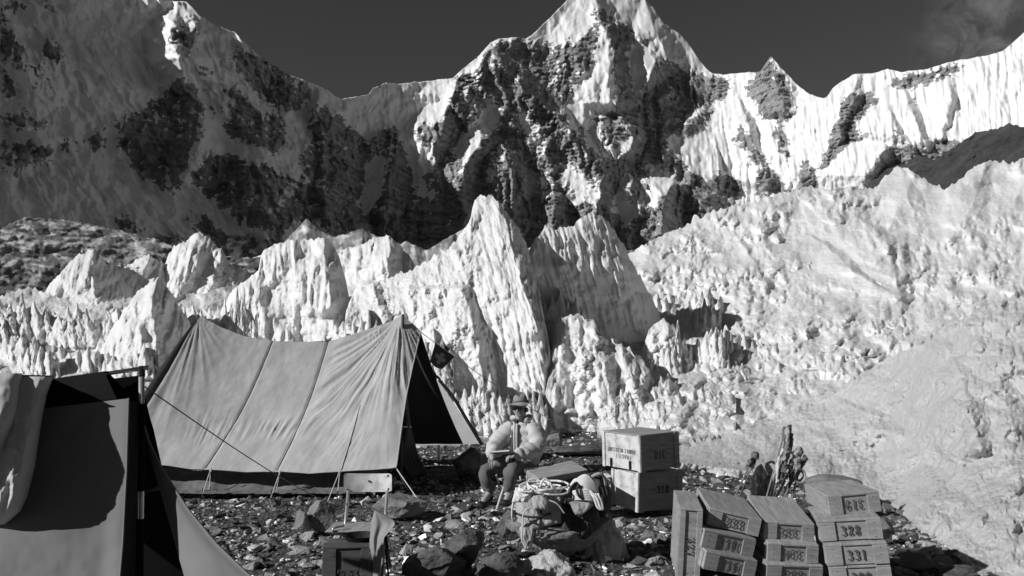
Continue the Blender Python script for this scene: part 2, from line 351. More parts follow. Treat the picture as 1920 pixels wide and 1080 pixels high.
MSPURS_R = [
    ([(1445, 106, 2), (1455, 150, 34), (1470, 210, 36), (1480, 230, 10)], 0.9, 1.3), ([(1385, 180, 3), (1400, 230, 30), (1420, 290, 40), (1436, 340, 24)], 0.3, 2.6), ([(1352, 200, 3), (1340, 260, 26), (1350, 330, 30)], 0.4, 2.2),
    ([(1455, 230, 3), (1470, 280, 28), (1480, 340, 20)], 0.3, 2.6), ([(1530, 190, 3), (1540, 240, 24), (1556, 310, 22), (1560, 360, 8)], 0.3, 2.4), ([(1610, 140, 3), (1600, 190, 34), (1585, 240, 40), (1565, 300, 20)], 0.3, 2.4),
    ([(1672, 180, 3), (1670, 210, 30), (1680, 250, 46), (1720, 290, 20)], 0.3, 2.6), ([(1690, 160, 3), (1705, 210, 30), (1735, 265, 24)], 0.3, 2.4), ([(1675, 235, 3), (1655, 280, 40), (1620, 330, 40)], 0.2, 2.0), ([(1790, 118, 3), (1780, 180, 16), (1770, 260, 10)], 0.3, 1.8)]
def mountain_depth(PX, PY, T):
    rx, rz = rzx(PX, PY)
    pL = 2500 / np.maximum(1 - 1.6 * rx - 0.7 * rz, 0.3); pC = 2080 / np.maximum(1 - 0.55 * rx - 0.75 * rz, 0.3); pR = 3190 / np.maximum(1 + 0.7 * rx - 0.75 * rz, 0.3)
    k = 40.0
    D0 = -k * np.log(np.exp(-(pL - 2000) / k) + np.exp(-(pC - 2000) / k) + np.exp(-(pR - 2000) / k)) + 2000
    m = D0 / F
    wL = sstep(690, 590, PX); wR = sstep(1310, 1370, PX + (PY - 200) * 0.2); wC = np.clip(1 - wL - wR, 0, 1)
    warp = fbm(PX / 70, PY / 70, 4, 3)
    wx = PX + warp * 26 + fbm(PX / 18, PY / 18, 3, 8) * 7; wy = PY + fbm(PX / 60, PY / 60, 4, 4) * 22 + fbm(PX / 16, PY / 16, 3, 9) * 5
    sx = PX + warp * 10 + fbm(PX / 14, PY / 14, 3, 21) * 5; sy = PY + fbm(PX / 40, PY / 40, 3, 22) * 8
    D = D0
    D = spurs(sx, sy, D, m, [([(a, b, c * 1.5) for a, b, c in p], l, r) for p, l, r in MSPURS_L + MSPURS_C + MSPURS_R], D0)
    # rock / snow (what the surface is made of)
    s = np.where(PX < 650, 1.0, np.where(PX < 1330, 0.9, 1.0))
    qx = PX + warp * 7 + fbm(PX / 10, PY / 10, 3, 31) * 5; qy = PY + fbm(PX / 26, PY / 20, 3, 32) * 8
    for p in ROCK: s = np.where(inpoly(qx, qy, p), 0.0, s)
    for p in SNOW: s = np.where(inpoly(qx, qy, p), 1.0, s)
    def blur(v, r):
        k = np.hanning(2 * r + 3)[1:-1]; k /= k.sum()
        for ax in (0, 1): v = np.apply_along_axis(lambda q: np.convolve(np.pad(q, r, 'edge'), k, 'valid'), ax, v)
        return v
    soft = blur(s, 11)
    s = sstep(0.3, 0.7, soft + 0.5 * fbm(PX / 30, PY / 16 + PX / 90, 5, 33, 0.65))
    # ribs and strata in rock, flutes in snow
    rock = 1 - s
    k3 = np.ones(7) / 7
    rb = rock.copy()
    for ax in (0, 1): rb = np.apply_along_axis(lambda v: np.convolve(np.pad(v, 3, 'edge'), k3, 'valid'), ax, rb)
    rib = ridged(wx / 62, wy / 210, 4, 41, 0.55); rib2 = ridged(wx / 24, wy / 90, 3, 45, 0.5)
    ramp = (22 * wL + 44 * wC + 24 * wR)
    D = D - m * (0.35 + 0.65 * rb) * (rib - 0.6) * ramp * 1.6 - m * rb * (rib2 - 0.6) * 20
    st = wy + 0.12 * wx + 9 * fbm(PX / 90, PY / 90, 3, 51)
    stq = (st / 8.5) % 1.0; stq2 = (st / 3.4 + 0.3) % 1.0
    hard = 0.4 + 0.6 * sstep(-0.2, 0.4, fbm(PX / 60, PY / 40, 2, 55))
    D = D + m * rb * hard * (stq * -8.0 + stq2 * -2.6)
    cr = ridged((wx + 0.5 * wy) / 30, (wy - 0.5 * wx) / 55, 4, 66, 0.6); D = D - m * rb * (cr - 0.6) * 15
    lr = ridged((PX - 0.55 * PY + 14 * fbm(PX / 40, PY / 40, 3, 85)) / 60, (PY + 0.3 * PX) / 190, 3, 87, 0.6)
    D = D - m * wL * (lr - 0.6) * 60
    D = D - m * rb * fbm(PX / 7, PY / 4, 3, 61) * 3.0 - m * fbm(PX / 40, PY / 40, 4, 63) * (10 + 8 * wL)
    tilt = np.where(PX < 650, -0.25, np.where(PX < 1330, 0.1, 0.12))
    fl = ridged((PX - tilt * (PY - 200) + 6 * fbm(PX / 50, PY / 90, 2, 71)) / 15, PY / 120, 2, 72, 0.6)
    flamp = np.where(PX < 650, 4.5, 5.0) * (1 - 0.8 * sstep(0.3, 0.9, sstep(330, 420, PY)))
    # fans converge below the right hand ridge
    fan = ridged((PX - 1680) / (8 + np.abs(PY - 60) * 0.05) + (PY) / 160, PY / 300, 2, 75)
    D = D - m * (1 - rb) * (wR * (fl * 17 + 5 * fan) + (wL + wC) * fl * flamp)
    # snow lies on ledges and in gullies, cliffs shed it
    dp = PY[1:2] - PY[0:1]
    g = -np.gradient(D / m, axis=0) / np.maximum(dp, 0.2)
    gs = blur(g, 2); gx = np.gradient(blur(D / m, 3), axis=1) / 2.0
    n1 = fbm(PX / 40, st / 10, 5, 81, 0.62); n2 = fbm((PX + 0.15 * PY + 8 * fbm(PX / 30, PY / 30, 2, 84)) / 11, PY / 60, 4, 82, 0.6); n3 = fbm(PX / 8, PY / 6, 3, 83, 0.7)
    sf = np.clip(soft, 0, 1)
    lf = np.tanh((0.45 - gx) * 1.2) * wC - np.tanh((gx - 1.6) * 0.8) * 0.4 * wL
    n4 = ridged((PX - 0.55 * PY + 14 * fbm(PX / 40, PY / 40, 3, 85)) / 46, (PY + 0.3 * PX) / 150, 3, 86, 0.6) - 0.62
    s = sf + (0.55 + 0.12 * wL) * n1 + (0.50 + 0.15 * wL) * n2 + 0.42 * n3 + 0.95 * wL * n4 + 0.20 * np.tanh((gs - 0.9) * 1.1) + 0.22 * lf + 0.02 + 0.10 * wC + 0.05 * wL
    edge_ok = sstep(0, 14, PY - pl(SKY, PX))
    s = np.where(sf > 0.9, np.maximum(s, 0.5 + (0.3 - 0.45 * np.clip((n1 + n2 - 0.5 + 0.14 * wL) * 3, 0, 1) * edge_ok)), s)
    s = sstep(0.40, 0.60, s)
    foot = sstep(400, 470, PY + 14 * fbm(PX / 30, PY / 30, 3, 95)) * sstep(1300, 1200, PX)
    s = s * (1 - 0.75 * foot * sstep(-0.3, 0.1, fbm(PX / 24, PY / 14, 4, 97)))
    return D, {'snow': s}
mountain = relief('mountain', SKY, [(-320, 640), (2240, 640)], 2.0, 300, mountain_depth, 900, M['mountain'],
                  crumble=lambda x: 2.5 * fbm(x / 16, x * 0 + 3, 4, 5) - 1.0, tpow=1.0)
tag(mountain, kind='structure')
# ground under everything out to the mountains
# ------------------------------------------------------------------ moraine hills and ice
def knob(PX, PY, w, s, h=None):
    d = worley(PX / w, PY / (h or w), s)
    return w * np.clip(1.0 - 1.15 * d * d, 0, 1)
def lump(PX, PY, s, a1=30, a2=11, a3=4.5):
    wx = PX + 4 * fbm(PX / 15, PY / 15, 2, s + 80); wy = PY + 4 * fbm(PX / 15, PY / 15, 2, s + 81)
    return billow(wx / a1, wy / a1, 2, s) * a1 * 0.6 + knob(wx, wy, a2, s + 5, a2 * 1.25) * 0.5 + knob(wx, wy, a2 * 0.5, s + 6) * 0.6 + billow(PX / a3, PY / a3, 1, s + 9) * a3 * 0.7
def flutes(PX, PY, s, w=16, h=110, bend=0.0):
    x = PX - bend * PY + 5 * fbm(PX / 40, PY / 60, 2, s + 3)
    return knob(x, PY, w, s, h) * 0.8 + ridged(x / (w * 1.7), PY / (h * 1.3), 2, s + 2, 0.6) * w * 1.2 + ridged(x / (w * 0.55), PY / (h * 0.4), 2, s + 11, 0.6) * w * 0.55 + knob(x, PY, w * 0.5, s + 7, h * 0.35) * 0.7
def crumb(a, w=14, s=0, spike=0):
    def f(x):
        r = a * 1.5 * fbm(x / w, x * 0 + 1.7, 4, s + 100, 0.65) - a * 0.7 * np.clip(1 - 1.6 * worley(x / 9.0, x * 0 + 0.5, s + 120), 0, 1)
        if spike: r = r - spike * np.clip(perlin(x / 6.0, x * 0 + 9.2, s + 130) - 0.1, 0, 1)
        return r
    return f
def ice_body(name, label, top, bot, d_bot, lean, ridges, dx=1.7, rows=220, flute=(16, 110, 0.0, 0.5), lumps=0.5, round_=0.5, seed=0, thick=6.0, mat='ice', sink=None, crumble=4, spike=5, tilt=0.0, zone=None):
    x0, x1 = top[0][0], top[-1][0]
    yb = max(p[1] for p in bot); yt = min(p[1] for p in top)
    def depth(PX, PY, T):
        D0 = d_bot + lean * np.clip((yb - PY) / (yb - yt), 0, 1.2) + tilt * (PX - (x0 + x1) / 2) * d_bot / F
        m = D0 / F
        e = np.minimum(PX - x0, x1 - PX) / (x1 - x0) * 2
        D0 = D0 + m * round_ * 40 * (1 - np.sqrt(np.clip(1 - (1 - np.clip(e, 0, 1)) ** 2, 0, 1)))
        tp = pl(top, PX)
        D0 = D0 + m * 10 * np.exp(-(PY - tp) / 9.0)
        sx = PX + 6 * fbm(PX / 24, PY / 24, 3, seed + 40); sy = PY
        D = spurs(sx, sy, D0, m, [([(a, b, c * 2.2) for a, b, c in p], l * 1.15, min(r, 1.0 + 0.3 * r)) for p, l, r in ridges], D0) + m * 50
        wgt = sstep(-0.25, 0.25, fbm(PX / 70, PY / 90, 2, seed + 50)) if zone is None else zone(PX, PY)
        pt = 0.55 + 1.0 * sstep(-0.2, 0.35, fbm(PX / 45, PY / 60, 3, seed + 55))
        fl = flutes(PX, PY, seed, flute[0], flute[1], flute[2])
        lp = lump(PX, PY, seed + 20)
        D = D - m * (flute[3] * fl * (0.35 + 0.65 * wgt) + lumps * lp * pt * (1.3 - 0.8 * wgt)) - m * fbm(PX / 60, PY / 60, 3, seed + 60) * 16
        return D, {'dirt': PX * 0}
    o = relief(name, top, bot, dx, rows, depth, thick, M[mat], crumble=crumb(crumble, 13, seed, spike), sink=sink)
    if label: tag(o, label, 'ice pinnacle', 'ice pinnacles of the glacier')
    return o

# moraine hill, left middle distance
M['moraine'] = mountain_mat(); M['moraine'].name = 'snow_dusted_moraine'
def hill_depth(PX, PY, T):
    D0 = 280 + 0.55 * (620 - PY) + (PX - 100) * 0.25
    m = D0 / F
    D = D0 - m * (billow(PX / 80, PY / 40, 4, 7) * 30 + billow(PX / 20, PY / 14, 3, 8) * 6)
    s = np.clip(0.46 + 0.75 * fbm((PX + PY) / 38, (PY - PX * 0.15) / 11, 5, 9, 0.6), 0, 0.75)
    return D, {'snow': s}
hl = relief('moraine_hill', [(-320, 440), (-100, 446), (0, 432), (30, 414), (55, 408), (110, 412), (160, 420), (220, 432), (300, 452), (340, 468), (400, 480), (520, 486)], [(-320, 620), (520, 620)], 2.0, 110, hill_depth, 160, M['moraine'], crumble=crumb(3, 18, 3))
tag(hl, kind='structure')
def cone_depth(PX, PY, T):
    D0 = 430 + 0.9 * (620 - PY) + 0 * PX
    m = D0 / F
    D = spurs(PX, PY, D0, m, [([(680, 428, 20), (676, 520, 60)], 0.7, 1.6), ([(575, 412, 20), (575, 520, 60)], 0.7, 1.0), ([(770, 446, 10), (792, 520, 50)], 0.6, 1.2), ([(850, 436, 10), (826, 520, 50)], 0.7, 1.4), ([(500, 460, 10), (480, 520, 40)], 0.7, 1.4)], D0)
    D = D - m * (ridged((PX - 0.2 * PY) / 12, PY / 70, 2, 11) * 6 + fbm(PX / 9, PY / 9, 3, 12) * 4)
    return D, {'snow': np.clip(0.42 + 0.35 * fbm(PX / 12, PY / 30, 4, 13), 0, 0.7)}
cn = relief('scree_slope', [(440, 500), (480, 482), (520, 470), (545, 440), (575, 410), (600, 432), (625, 444), (650, 440), (680, 428), (705, 442), (740, 462), (762, 452), (800, 470), (830, 452), (868, 430), (900, 452), (960, 470), (1060, 455), (1150, 470), (1260, 470)], [(440, 620), (1260, 620)], 2.0, 90, cone_depth, 120, M['moraine'], crumble=crumb(2, 18, 6))
tag(cn, kind='structure')
M['dark_rock'] = noise_mat('dark_rock', 0.02, 0.075, scale=0.08, detail=10, rough=0.9, bump=0.8, bscale=0.2, bdist=1.5)
def dark_depth(PX, PY, T):
    D0 = 340 + 0.5 * (430 - PY) + (1780 - PX) * 0.5
    m = D0 / F
    return D0 - m * (billow((PX + PY) / 40, PY / 30, 4, 17) * 34 + billow(PX / 9, PY / 7, 3, 18) * 7), {}
dk = relief('rock_spur', [(1600, 372), (1640, 335), (1665, 318), (1700, 306), (1720, 292), (1750, 300), (1790, 276), (1830, 250), (1870, 240), (1893, 232), (1920, 240), (1990, 226), (2240, 190)], [(1600, 460), (2240, 430)], 1.8, 110, dark_depth, 120, M['dark_rock'], crumble=crumb(4, 14, 8))
tag(dk, kind='structure')

# glacier floor behind the camp
GD = [(520, 47), (560, 41), (600, 35.5), (640, 30.5), (680, 27), (720, 23.8), (760, 21), (800, 18.8), (835, 17.2), (880, 16.4)]
def base_depth(PX, PY, T):
    D0 = pl(GD, PY)
    m = D0 / F
    D0 = D0 + m * (-190 * np.exp(-((PX - 1090) / 130.0) ** 2) * sstep(740, 820, PY) * -1 + 60 * fbm(PX / 120, PY / 60, 3, 1) - 75 * ridged((PX - 0.5 * PY) / 150, (PY + 0.25 * PX) / 80, 2, 15))
    D0 = D0 + m * 300 * np.exp(-((PX - 545) / 100.0) ** 2) * sstep(720, 640, PY)
    D = D0 - m * (lump(PX, PY, 2, 60, 14, 5.0) * 1.25 + ridged((PX + 0.6 * PY) / 60, PY / 40, 2, 5) * 26)
    dirt = sstep(805, 840, PY + 16 * fbm(PX / 30, PY / 12, 4, 6)) * 0.75
    return D, {'dirt': dirt}
gl = relief('glacier', [(-320, 560), (0, 556), (60, 540), (110, 560), (160, 575), (240, 560), (330, 560), (420, 540), (520, 520), (1000, 520), (1060, 560), (1200, 560), (1380, 700)], [(-320, 880), (860, 880), (900, 850), (1000, 838), (1380, 838)], 2.0, 260, base_depth, 10, M['ice'], crumble=crumb(7, 16, 1))
tag(gl, kind='structure')

# skyline ice on the left
ice_body('ice_pinnacle', 'broad fluted ice pinnacle at far left, its right flank in shade', [(60, 640), (75, 560), (95, 534), (116, 507), (130, 493), (146, 482), (162, 473), (176, 467), (190, 478), (200, 496), (232, 503), (253, 489), (281, 477), (292, 489), (310, 500), (330, 545), (345, 640)], [(60, 660), (345, 660)], 50, 5,
         [([(176, 467, 16), (172, 510, 40), (180, 560, 50), (170, 640, 60)], 0.5, 2.0), ([(120, 505, 10), (112, 560, 20), (100, 640, 20)], 0.6, 1.5), ([(280, 478, 10), (275, 500, 14)], 0.6, 1.6)], seed=201, flute=(17, 120, -0.22, 0.7), lumps=0.3, tilt=0.45, crumble=5)
ice_body('ice_pinnacle', 'fluted ice pinnacle with three knobbed tops between the far left one and the square block', [(296, 620), (308, 500), (316, 478), (327, 461), (348, 456), (366, 438), (387, 443), (402, 458), (415, 468), (429, 496), (450, 498), (468, 514), (482, 540), (492, 600)], [(296, 640), (492, 640)], 54, 5,
         [([(372, 440, 12), (352, 500, 30), (340, 560, 30)], 0.6, 1.0), ([(418, 470, 8), (400, 520, 24), (380, 570, 24)], 0.5, 1.2), ([(336, 458, 8), (326, 520, 20)], 0.5, 1.3)], seed=211, flute=(15, 110, -0.3, 0.85), lumps=0.4, crumble=6)
ice_body('ice_pinnacle', 'steep ice pinnacle just left of the big tent with one smooth shaded flank', [(165, 740), (180, 680), (197, 640), (218, 603), (243, 568), (262, 545), (280, 532), (298, 522), (310, 533), (325, 556), (338, 577), (352, 600), (372, 650), (392, 730)], [(165, 760), (392, 760)], 25, 3.2,
         [([(296, 522, 16), (284, 560, 40), (290, 620, 50), (300, 740, 60)], 0.55, 2.1), ([(250, 560, 8), (236, 620, 22), (222, 720, 26)], 0.6, 1.3), ([(268, 560, 6), (262, 640, 18), (262, 730, 18)], 0.5, 1.3)], seed=221, flute=(18, 130, -0.18, 0.75), lumps=0.3, crumble=6)
ice_body('ice_pinnacle', 'square-topped ice block standing behind the sagging ridge of the big tent', [(392, 660), (405, 605), (420, 575), (436, 545), (450, 535), (470, 520), (485, 507), (490, 480), (493, 472), (507, 463), (542, 452), (577, 450), (605, 447), (619, 454), (633, 478), (645, 510), (655, 560), (664, 660)], [(392, 700), (664, 700)], 34, 3,
         [([(607, 448, 10), (612, 500, 26), (622, 560, 34), (630, 690, 40)], 0.25, 2.2), ([(500, 470, 8), (488, 540, 20), (470, 640, 20)], 0.6, 0.9), ([(540, 470, 5), (548, 560, 14), (545, 690, 16)], 0.5, 1.2), ([(578, 470, 5), (582, 560, 14), (580, 690, 16)], 0.5, 1.3)], seed=231, flute=(17, 150, 0.0, 1.0), lumps=0.45, crumble=5)
ice_body('ice_pinnacle', 'low ice fin between the square block and the tallest pinnacle', [(612, 560), (624, 490), (640, 470), (660, 466), (685, 458), (702, 447), (716, 446), (729, 440), (742, 455), (756, 470), (769, 482), (786, 510), (800, 560)], [(612, 600), (800, 600)], 42, 4,
         [([(731, 441, 8), (728, 480, 22), (720, 540, 24)], 0.6, 1.8), ([(700, 450, 6), (690, 500, 14)], 0.6, 1.2)], seed=241, flute=(14, 80, 0.0, 0.7), lumps=0.6)
def zE(PX, PY): return np.clip(sstep(820, 960, PX) * 0.8 + sstep(-0.1, 0.35, fbm(PX / 50, PY / 80, 2, 3)) * 0.5, 0, 1)
ice_body('ice_pinnacle', 'tallest ice pinnacle, blunt topped, rising behind the open end of the big tent', [(640, 680), (649, 589), (658, 562), (667, 544), (690, 536), (707, 531), (735, 522), (760, 513), (787, 500), (822, 478), (849, 460), (866, 436), (880, 415), (887, 390), (891, 375), (904, 366), (924, 369), (934, 378), (942, 389), (958, 410), (973, 429), (990, 470), (1010, 540), (1026, 620), (1040, 720), (1052, 800)], [(640, 800), (780, 830), (900, 826), (1052, 812)], 19.5, 6.5,
         [([(931, 369, 8), (955, 447, 40), (978, 531, 60), (1000, 589, 66), (1018, 651, 60), (1022, 740, 40)], 0.42, 2.6), ([(868, 512, 8), (872, 540, 50), (880, 590, 62), (893, 640, 62), (905, 700, 50), (915, 760, 30)], 0.6, 2.2), ([(962, 640, 4), (965, 690, 30), (975, 740, 40), (985, 790, 36)], 0.9, 2.0), ([(700, 535, 4), (712, 580, 26), (735, 650, 30)], 0.5, 1.8), ([(790, 505, 4), (806, 560, 26), (826, 640, 30)], 0.6, 1.7), ([(660, 560, 8), (655, 640, 22)], 0.6, 1.0), ([(905, 372, 4), (915, 430, 14), (930, 520, 14)], 0.4, 1.3), ([(760, 560, 4), (770, 620, 16), (790, 700, 18)], 0.5, 1.4), ([(840, 560, 4), (835, 640, 16), (850, 720, 20)], 0.5, 1.6)],
         seed=251, flute=(15, 110, 0.22, 0.7), lumps=0.8, rows=320, crumble=7, zone=zE, dx=1.5)
def zF(PX, PY): return 0.75 + 0 * PX
ice_body('ice_pinnacle', 'dark shaded ice wall with a sunlit crest, right of the tallest pinnacle', [(984, 560), (992, 470), (1004, 450), (1022, 430), (1044, 430), (1075, 424), (1093, 407), (1111, 399), (1133, 411), (1151, 433), (1173, 464), (1180, 487), (1200, 520), (1222, 556), (1236, 590), (1250, 650)], [(984, 690), (1250, 700)], 26.3, 1.6,
         [([(1120, 400, 10), (1146, 440, 26), (1168, 500, 40), (1190, 560, 40), (1215, 640, 40)], 0.2, 2.2), ([(1010, 450, 6), (1030, 520, 20), (1050, 600, 26)], 0.4, 1.8), ([(1080, 430, 6), (1100, 510, 20), (1130, 600, 24)], 0.3, 1.8)], seed=261, flute=(15, 140, 0.25, 0.9), lumps=0.5, tilt=0.95, zone=zF, crumble=6)
ice_body('ice_pinnacle', 'sunlit crumbling ice pinnacle behind the stacked pair of chests', [(1014, 800), (1027, 704), (1036, 640), (1044, 594), (1058, 596), (1071, 592), (1093, 593), (1116, 607), (1124, 629), (1138, 638), (1150, 640), (1160, 647), (1180, 655), (1191, 664), (1215, 690), (1240, 740), (1262, 800)], [(1014, 825), (1262, 822)], 18.9, 3,
         [([(1048, 594, 6), (1052, 650, 24), (1040, 760, 30)], 0.6, 1.0), ([(1112, 606, 6), (1130, 680, 26), (1150, 780, 30)], 0.4, 1.6), ([(1085, 594, 5), (1090, 660, 18), (1096, 760, 18)], 0.4, 1.3), ([(1165, 650, 5), (1190, 720, 20), (1210, 790, 22)], 0.4, 1.5)], seed=271, flute=(14, 60, 0.05, 0.5), lumps=1.1, crumble=6, spike=8)
ice_body('ice_pinnacle', 'small leaning ice fin in front of the right hand ice slope', [(1196, 760), (1204, 660), (1216, 620), (1232, 604), (1246, 598), (1262, 612), (1276, 640), (1290, 680), (1310, 720), (1330, 770)], [(1196, 800), (1330, 800)], 23.2, 2,
         [([(1246, 598, 6), (1258, 640, 22), (1282, 720, 26)], 0.4, 1.8), ([(1216, 625, 5), (1222, 720, 16)], 0.5, 1.4)], seed=281, flute=(13, 60, 0.15, 0.5), lumps=1.0, crumble=5, spike=6)

# lower, broken fins that fill the icefall between the big pinnacles
def jag(x0, x1, base, pk, seed, n=7):
    r = random.Random(seed); pts = [(x0, base)]
    for i in range(n):
        u = (i + .5) / n; env = math.sin(math.pi * (0.12 + 0.76 * u)) ** .7
        xx = x0 + (x1 - x0) * u; hh = (base - pk) * env * r.uniform(.72, 1.0); w = (x1 - x0) / n
        pts += [(xx - w * .22, base - hh * r.uniform(.74, .86)), (xx - w * .05, base - hh), (xx + w * .10, base - hh * r.uniform(.93, 1.0)), (xx + w * .34, base - hh * r.uniform(.66, .8))]
    return pts + [(x1, base)]
for k, (x0, x1, base, pk, d, lab) in enumerate([
    (-60, 96, 640, 545, 28.0, 'jagged low ice fins at the left edge beyond the sleeping bag'),
    (84, 205, 650, 566, 27.2, 'row of small ice fins between the left pinnacles and the near tent'),
    (322, 432, 640, 556, 28.2, 'broken ice fins filling the gap left of the square block'),
    (404, 486, 670, 520, 28.0, 'ridged ice fin stepping down the left side of the square block'),
    (640, 742, 690, 560, 19.9, 'cluster of sharp ice fins just left of the right tent peak'),
    (742, 852, 720, 606, 19.0, 'stepped ice fins in front of the tallest pinnacle, above the flag'),
    (846, 960, 806, 690, 17.3, 'knobbly ice fins directly behind the head of the seated man'),
    (946, 1030, 806, 716, 17.4, 'narrow ice fins at the foot of the tallest pinnacle, right of the hat'),
    (1120, 1240, 806, 700, 18.3, 'low ice fins behind the upper chest of the stacked pair'),
    (1340, 1450, 690, 622, 24.6, 'ragged ice fins low on the right hand slope'),
    (1000, 1100, 640, 540, 22.4, 'ice fins in the shaded gap at the foot of the dark wall')]):
    tp2_ = jag(x0, x1, base, pk, 40 + k)
    rg = [([(x, y, 5), (x + 8, y + 30, 16), (x + 14, base, 20)], 0.6, 1.6) for x, y in tp2_ if 0.02 < (x - x0) / (x1 - x0) < 0.98][1::4]
    ice_body('ice_pinnacle', lab, tp2_, [(x0, base + 20), (x1, base + 20)], d, 1.6 + d * .03, rg, seed=1001 + 10 * k, flute=(12, 56, -0.1 + .03 * k, 0.7), lumps=0.9, rows=110, crumble=5, spike=5, thick=3)

# the big ice slope on the right
HTOP = [(1120, 560), (1160, 492), (1188, 472), (1217, 453), (1270, 431), (1296, 420), (1303, 404), (1312, 408), (1337, 398), (1414, 378), (1481, 359), (1510, 352), (1544, 357), (1602, 350), (1630, 356), (1644, 351), (1662, 330), (1680, 315), (1707, 320), (1740, 342), (1769, 357), (1796, 342), (1813, 324), (1849, 302), (1893, 307), (1920, 298), (2000, 286), (2240, 250)]
HD = [(250, 66), (350, 55), (420, 47.5), (500, 40), (580, 34), (640, 29.5), (700, 25.4), (740, 22.8), (780, 20.2), (830, 17.6), (900, 16.2)]
def h_depth(PX, PY, T):
    D0 = pl(HD, PY) * (1 - 0.00022 * (PX - 1300)) * (1 + 0.0)
    m = D0 / F
    D0 = D0 + m * 10 * np.exp(-(PY - pl(HTOP, PX)) / 9.0)
    D0 = D0 + m * (fbm(PX / 150, PY / 110, 3, 301) * 60 - 60 * ridged((PX - 0.9 * PY) / 170, (PY + 0.3 * PX) / 110, 2, 302))
    H = [([(1520, 440, 6), (1560, 470, 46), (1600, 510, 56), (1690, 560, 30)], 0.25, 1.6), ([(1600, 400, 4), (1660, 450, 40), (1690, 560, 40)], 0.35, 1.6), ([(1690, 316, 6), (1700, 360, 30), (1720, 420, 30)], 0.4, 1.2), ([(1850, 302, 6), (1830, 370, 30), (1800, 420, 20)], 0.5, 0.9), ([(1340, 400, 5), (1400, 470, 30), (1440, 540, 20)], 0.4, 1.4), ([(1440, 470, 3), (1452, 520, 16)], 0.4, 2.0), ([(1700, 420, 3), (1690, 490, 26), (1700, 560, 12)], 0.4, 1.4)]
    D = spurs(PX + 8 * fbm(PX / 20, PY / 20, 3, 3), PY, D0, m, H, D0)
    bl = lambda x, y, rx, ry, k=0.0: np.exp(-(((PX - x) + k * (PY - y)) / rx) ** 2 - ((PY - y) / ry) ** 2)
    smooth = np.clip(1.2 * (bl(1545, 480, 70, 60, -0.7) + bl(1640, 530, 60, 50, -0.6) + bl(1700, 365, 55, 50, -0.3) + bl(1860, 345, 90, 45) + bl(1770, 395, 60, 26)) + 0.35 * fbm(PX / 40, PY / 40, 3, 4), 0, 1)
    wx = PX + 6 * fbm(PX / 20, PY / 20, 2, 330); wy = PY + 6 * fbm(PX / 20, PY / 20, 2, 331)
    near = sstep(430, 640, PY)
    diag = knob(wx + 0.4 * wy, wy + 0.42 * wx, 40, 311, 9) * 0.30
    spk = knob(wx - 0.15 * wy, wy, 11, 315, 30) * (0.3 + 0.9 * sstep(0.0, 0.4, fbm(PX / 50, PY / 40, 2, 316)))
    amp = 1 - 0.85 * smooth
    D = D - m * amp * (lump(PX, PY, 303, 44, 11, 4.5) * 1.25 * (0.45 + 1.1 * sstep(-0.25, 0.35, fbm(PX / 70, PY / 50, 3, 318))) + diag * near + spk * 1.1) - m * lump(PX, PY, 305, 30, 9, 4) * 0.25
    # long ice rib running down to the camp
    dirt = sstep(0.32, 0.5, fbm(PX / 46, PY / 16, 4, 321)) * sstep(640, 720, PY) * 0.8 + sstep(0.5, 0.62, fbm(PX / 40, PY / 30, 4, 322)) * 0.4 * sstep(520, 640, PY) * sstep(1450, 1300, PX)
    dirt = np.maximum(dirt, sstep(812, 836, PY + 12 * fbm(PX / 26, PY / 10, 3, 323)) * 0.8)
    return D, {'dirt': np.clip(dirt, 0, 0.85)}
hs = relief('glacier_slope', HTOP, [(1120, 850), (2240, 850)], 2.0, 320, h_depth, 30, M['ice_far'], crumble=crumb(5, 13, 300, 7))
tag(hs, kind='structure')

# the mass of small fins between them that nobody could count
sink = []
fr = random.Random(77)
def scatter(n, xr, yr, hr, wr, dfun, ok=lambda x, y: True):
    k = 0
    while k < n:
        x = fr.uniform(*xr); y = fr.uniform(*yr)
        if not ok(x, y): continue
        w = fr.uniform(*wr); h = fr.uniform(*hr) * (0.7 + 0.6 * (y - yr[0]) / (yr[1] - yr[0] + 1)); d = dfun(x, y)
        tp2_ = jag(x - w / 2, x + w / 2, y, y - h, fr.randrange(9999), fr.choice((3, 4, 5)))
        rg = [([(a, b, 4), (a + 5, b + h * .4, 12), (a + 8, y, 14)], 0.6, 1.7) for a, b in tp2_[1::4] if a > x - w / 2]
        ice_body('fin', None, tp2_, [(x - w / 2, y + 16), (x + w / 2, y + 16)], d, .5 + d * .02, rg, dx=1.9, rows=int(20 + h * .55), seed=fr.randrange(9000), flute=(11, 46, fr.uniform(-.2, .1), 0.75), lumps=0.8, crumble=4, spike=4, thick=d * .05, sink=sink, round_=.6)
        k += 1
def surf(x, y):
    X, Y = np.array([[float(x)]]), np.array([[float(y)]]); c = []
    if x < 1380: c.append(float(base_depth(X, Y, X * 0 + .5)[0][0, 0]))
    if x > 1120 and y > float(pl(HTOP, np.array([x]))[0]) + 4: c.append(float(h_depth(X, Y, X * 0 + .5)[0][0, 0]))
    return min(c) * 0.985
scatter(34, (-260, 350), (572, 712), (30, 62), (50, 120), surf)
scatter(9, (640, 760), (600, 700), (34, 60), (40, 80), surf)
scatter(14, (1180, 1340), (690, 812), (24, 50), (40, 90), surf)
scatter(18, (930, 1260), (790, 822), (16, 36), (40, 80), surf)
scatter(6, (1170, 1260), (560, 660), (34, 56), (40, 70), surf)
scatter(46, (1260, 1720), (430, 770), (14, 30), (36, 90), surf, lambda x, y: y < float(pl([(1200, 790), (1400, 780), (1560, 720), (1700, 640), (1800, 570)], np.array([x]))[0]) and y > float(pl([(1200, 500), (1320, 430), (1500, 400), (1720, 390)], np.array([x]))[0]) + 20)
scatter(12, (1235, 1370), (575, 715), (44, 80), (44, 84), surf)
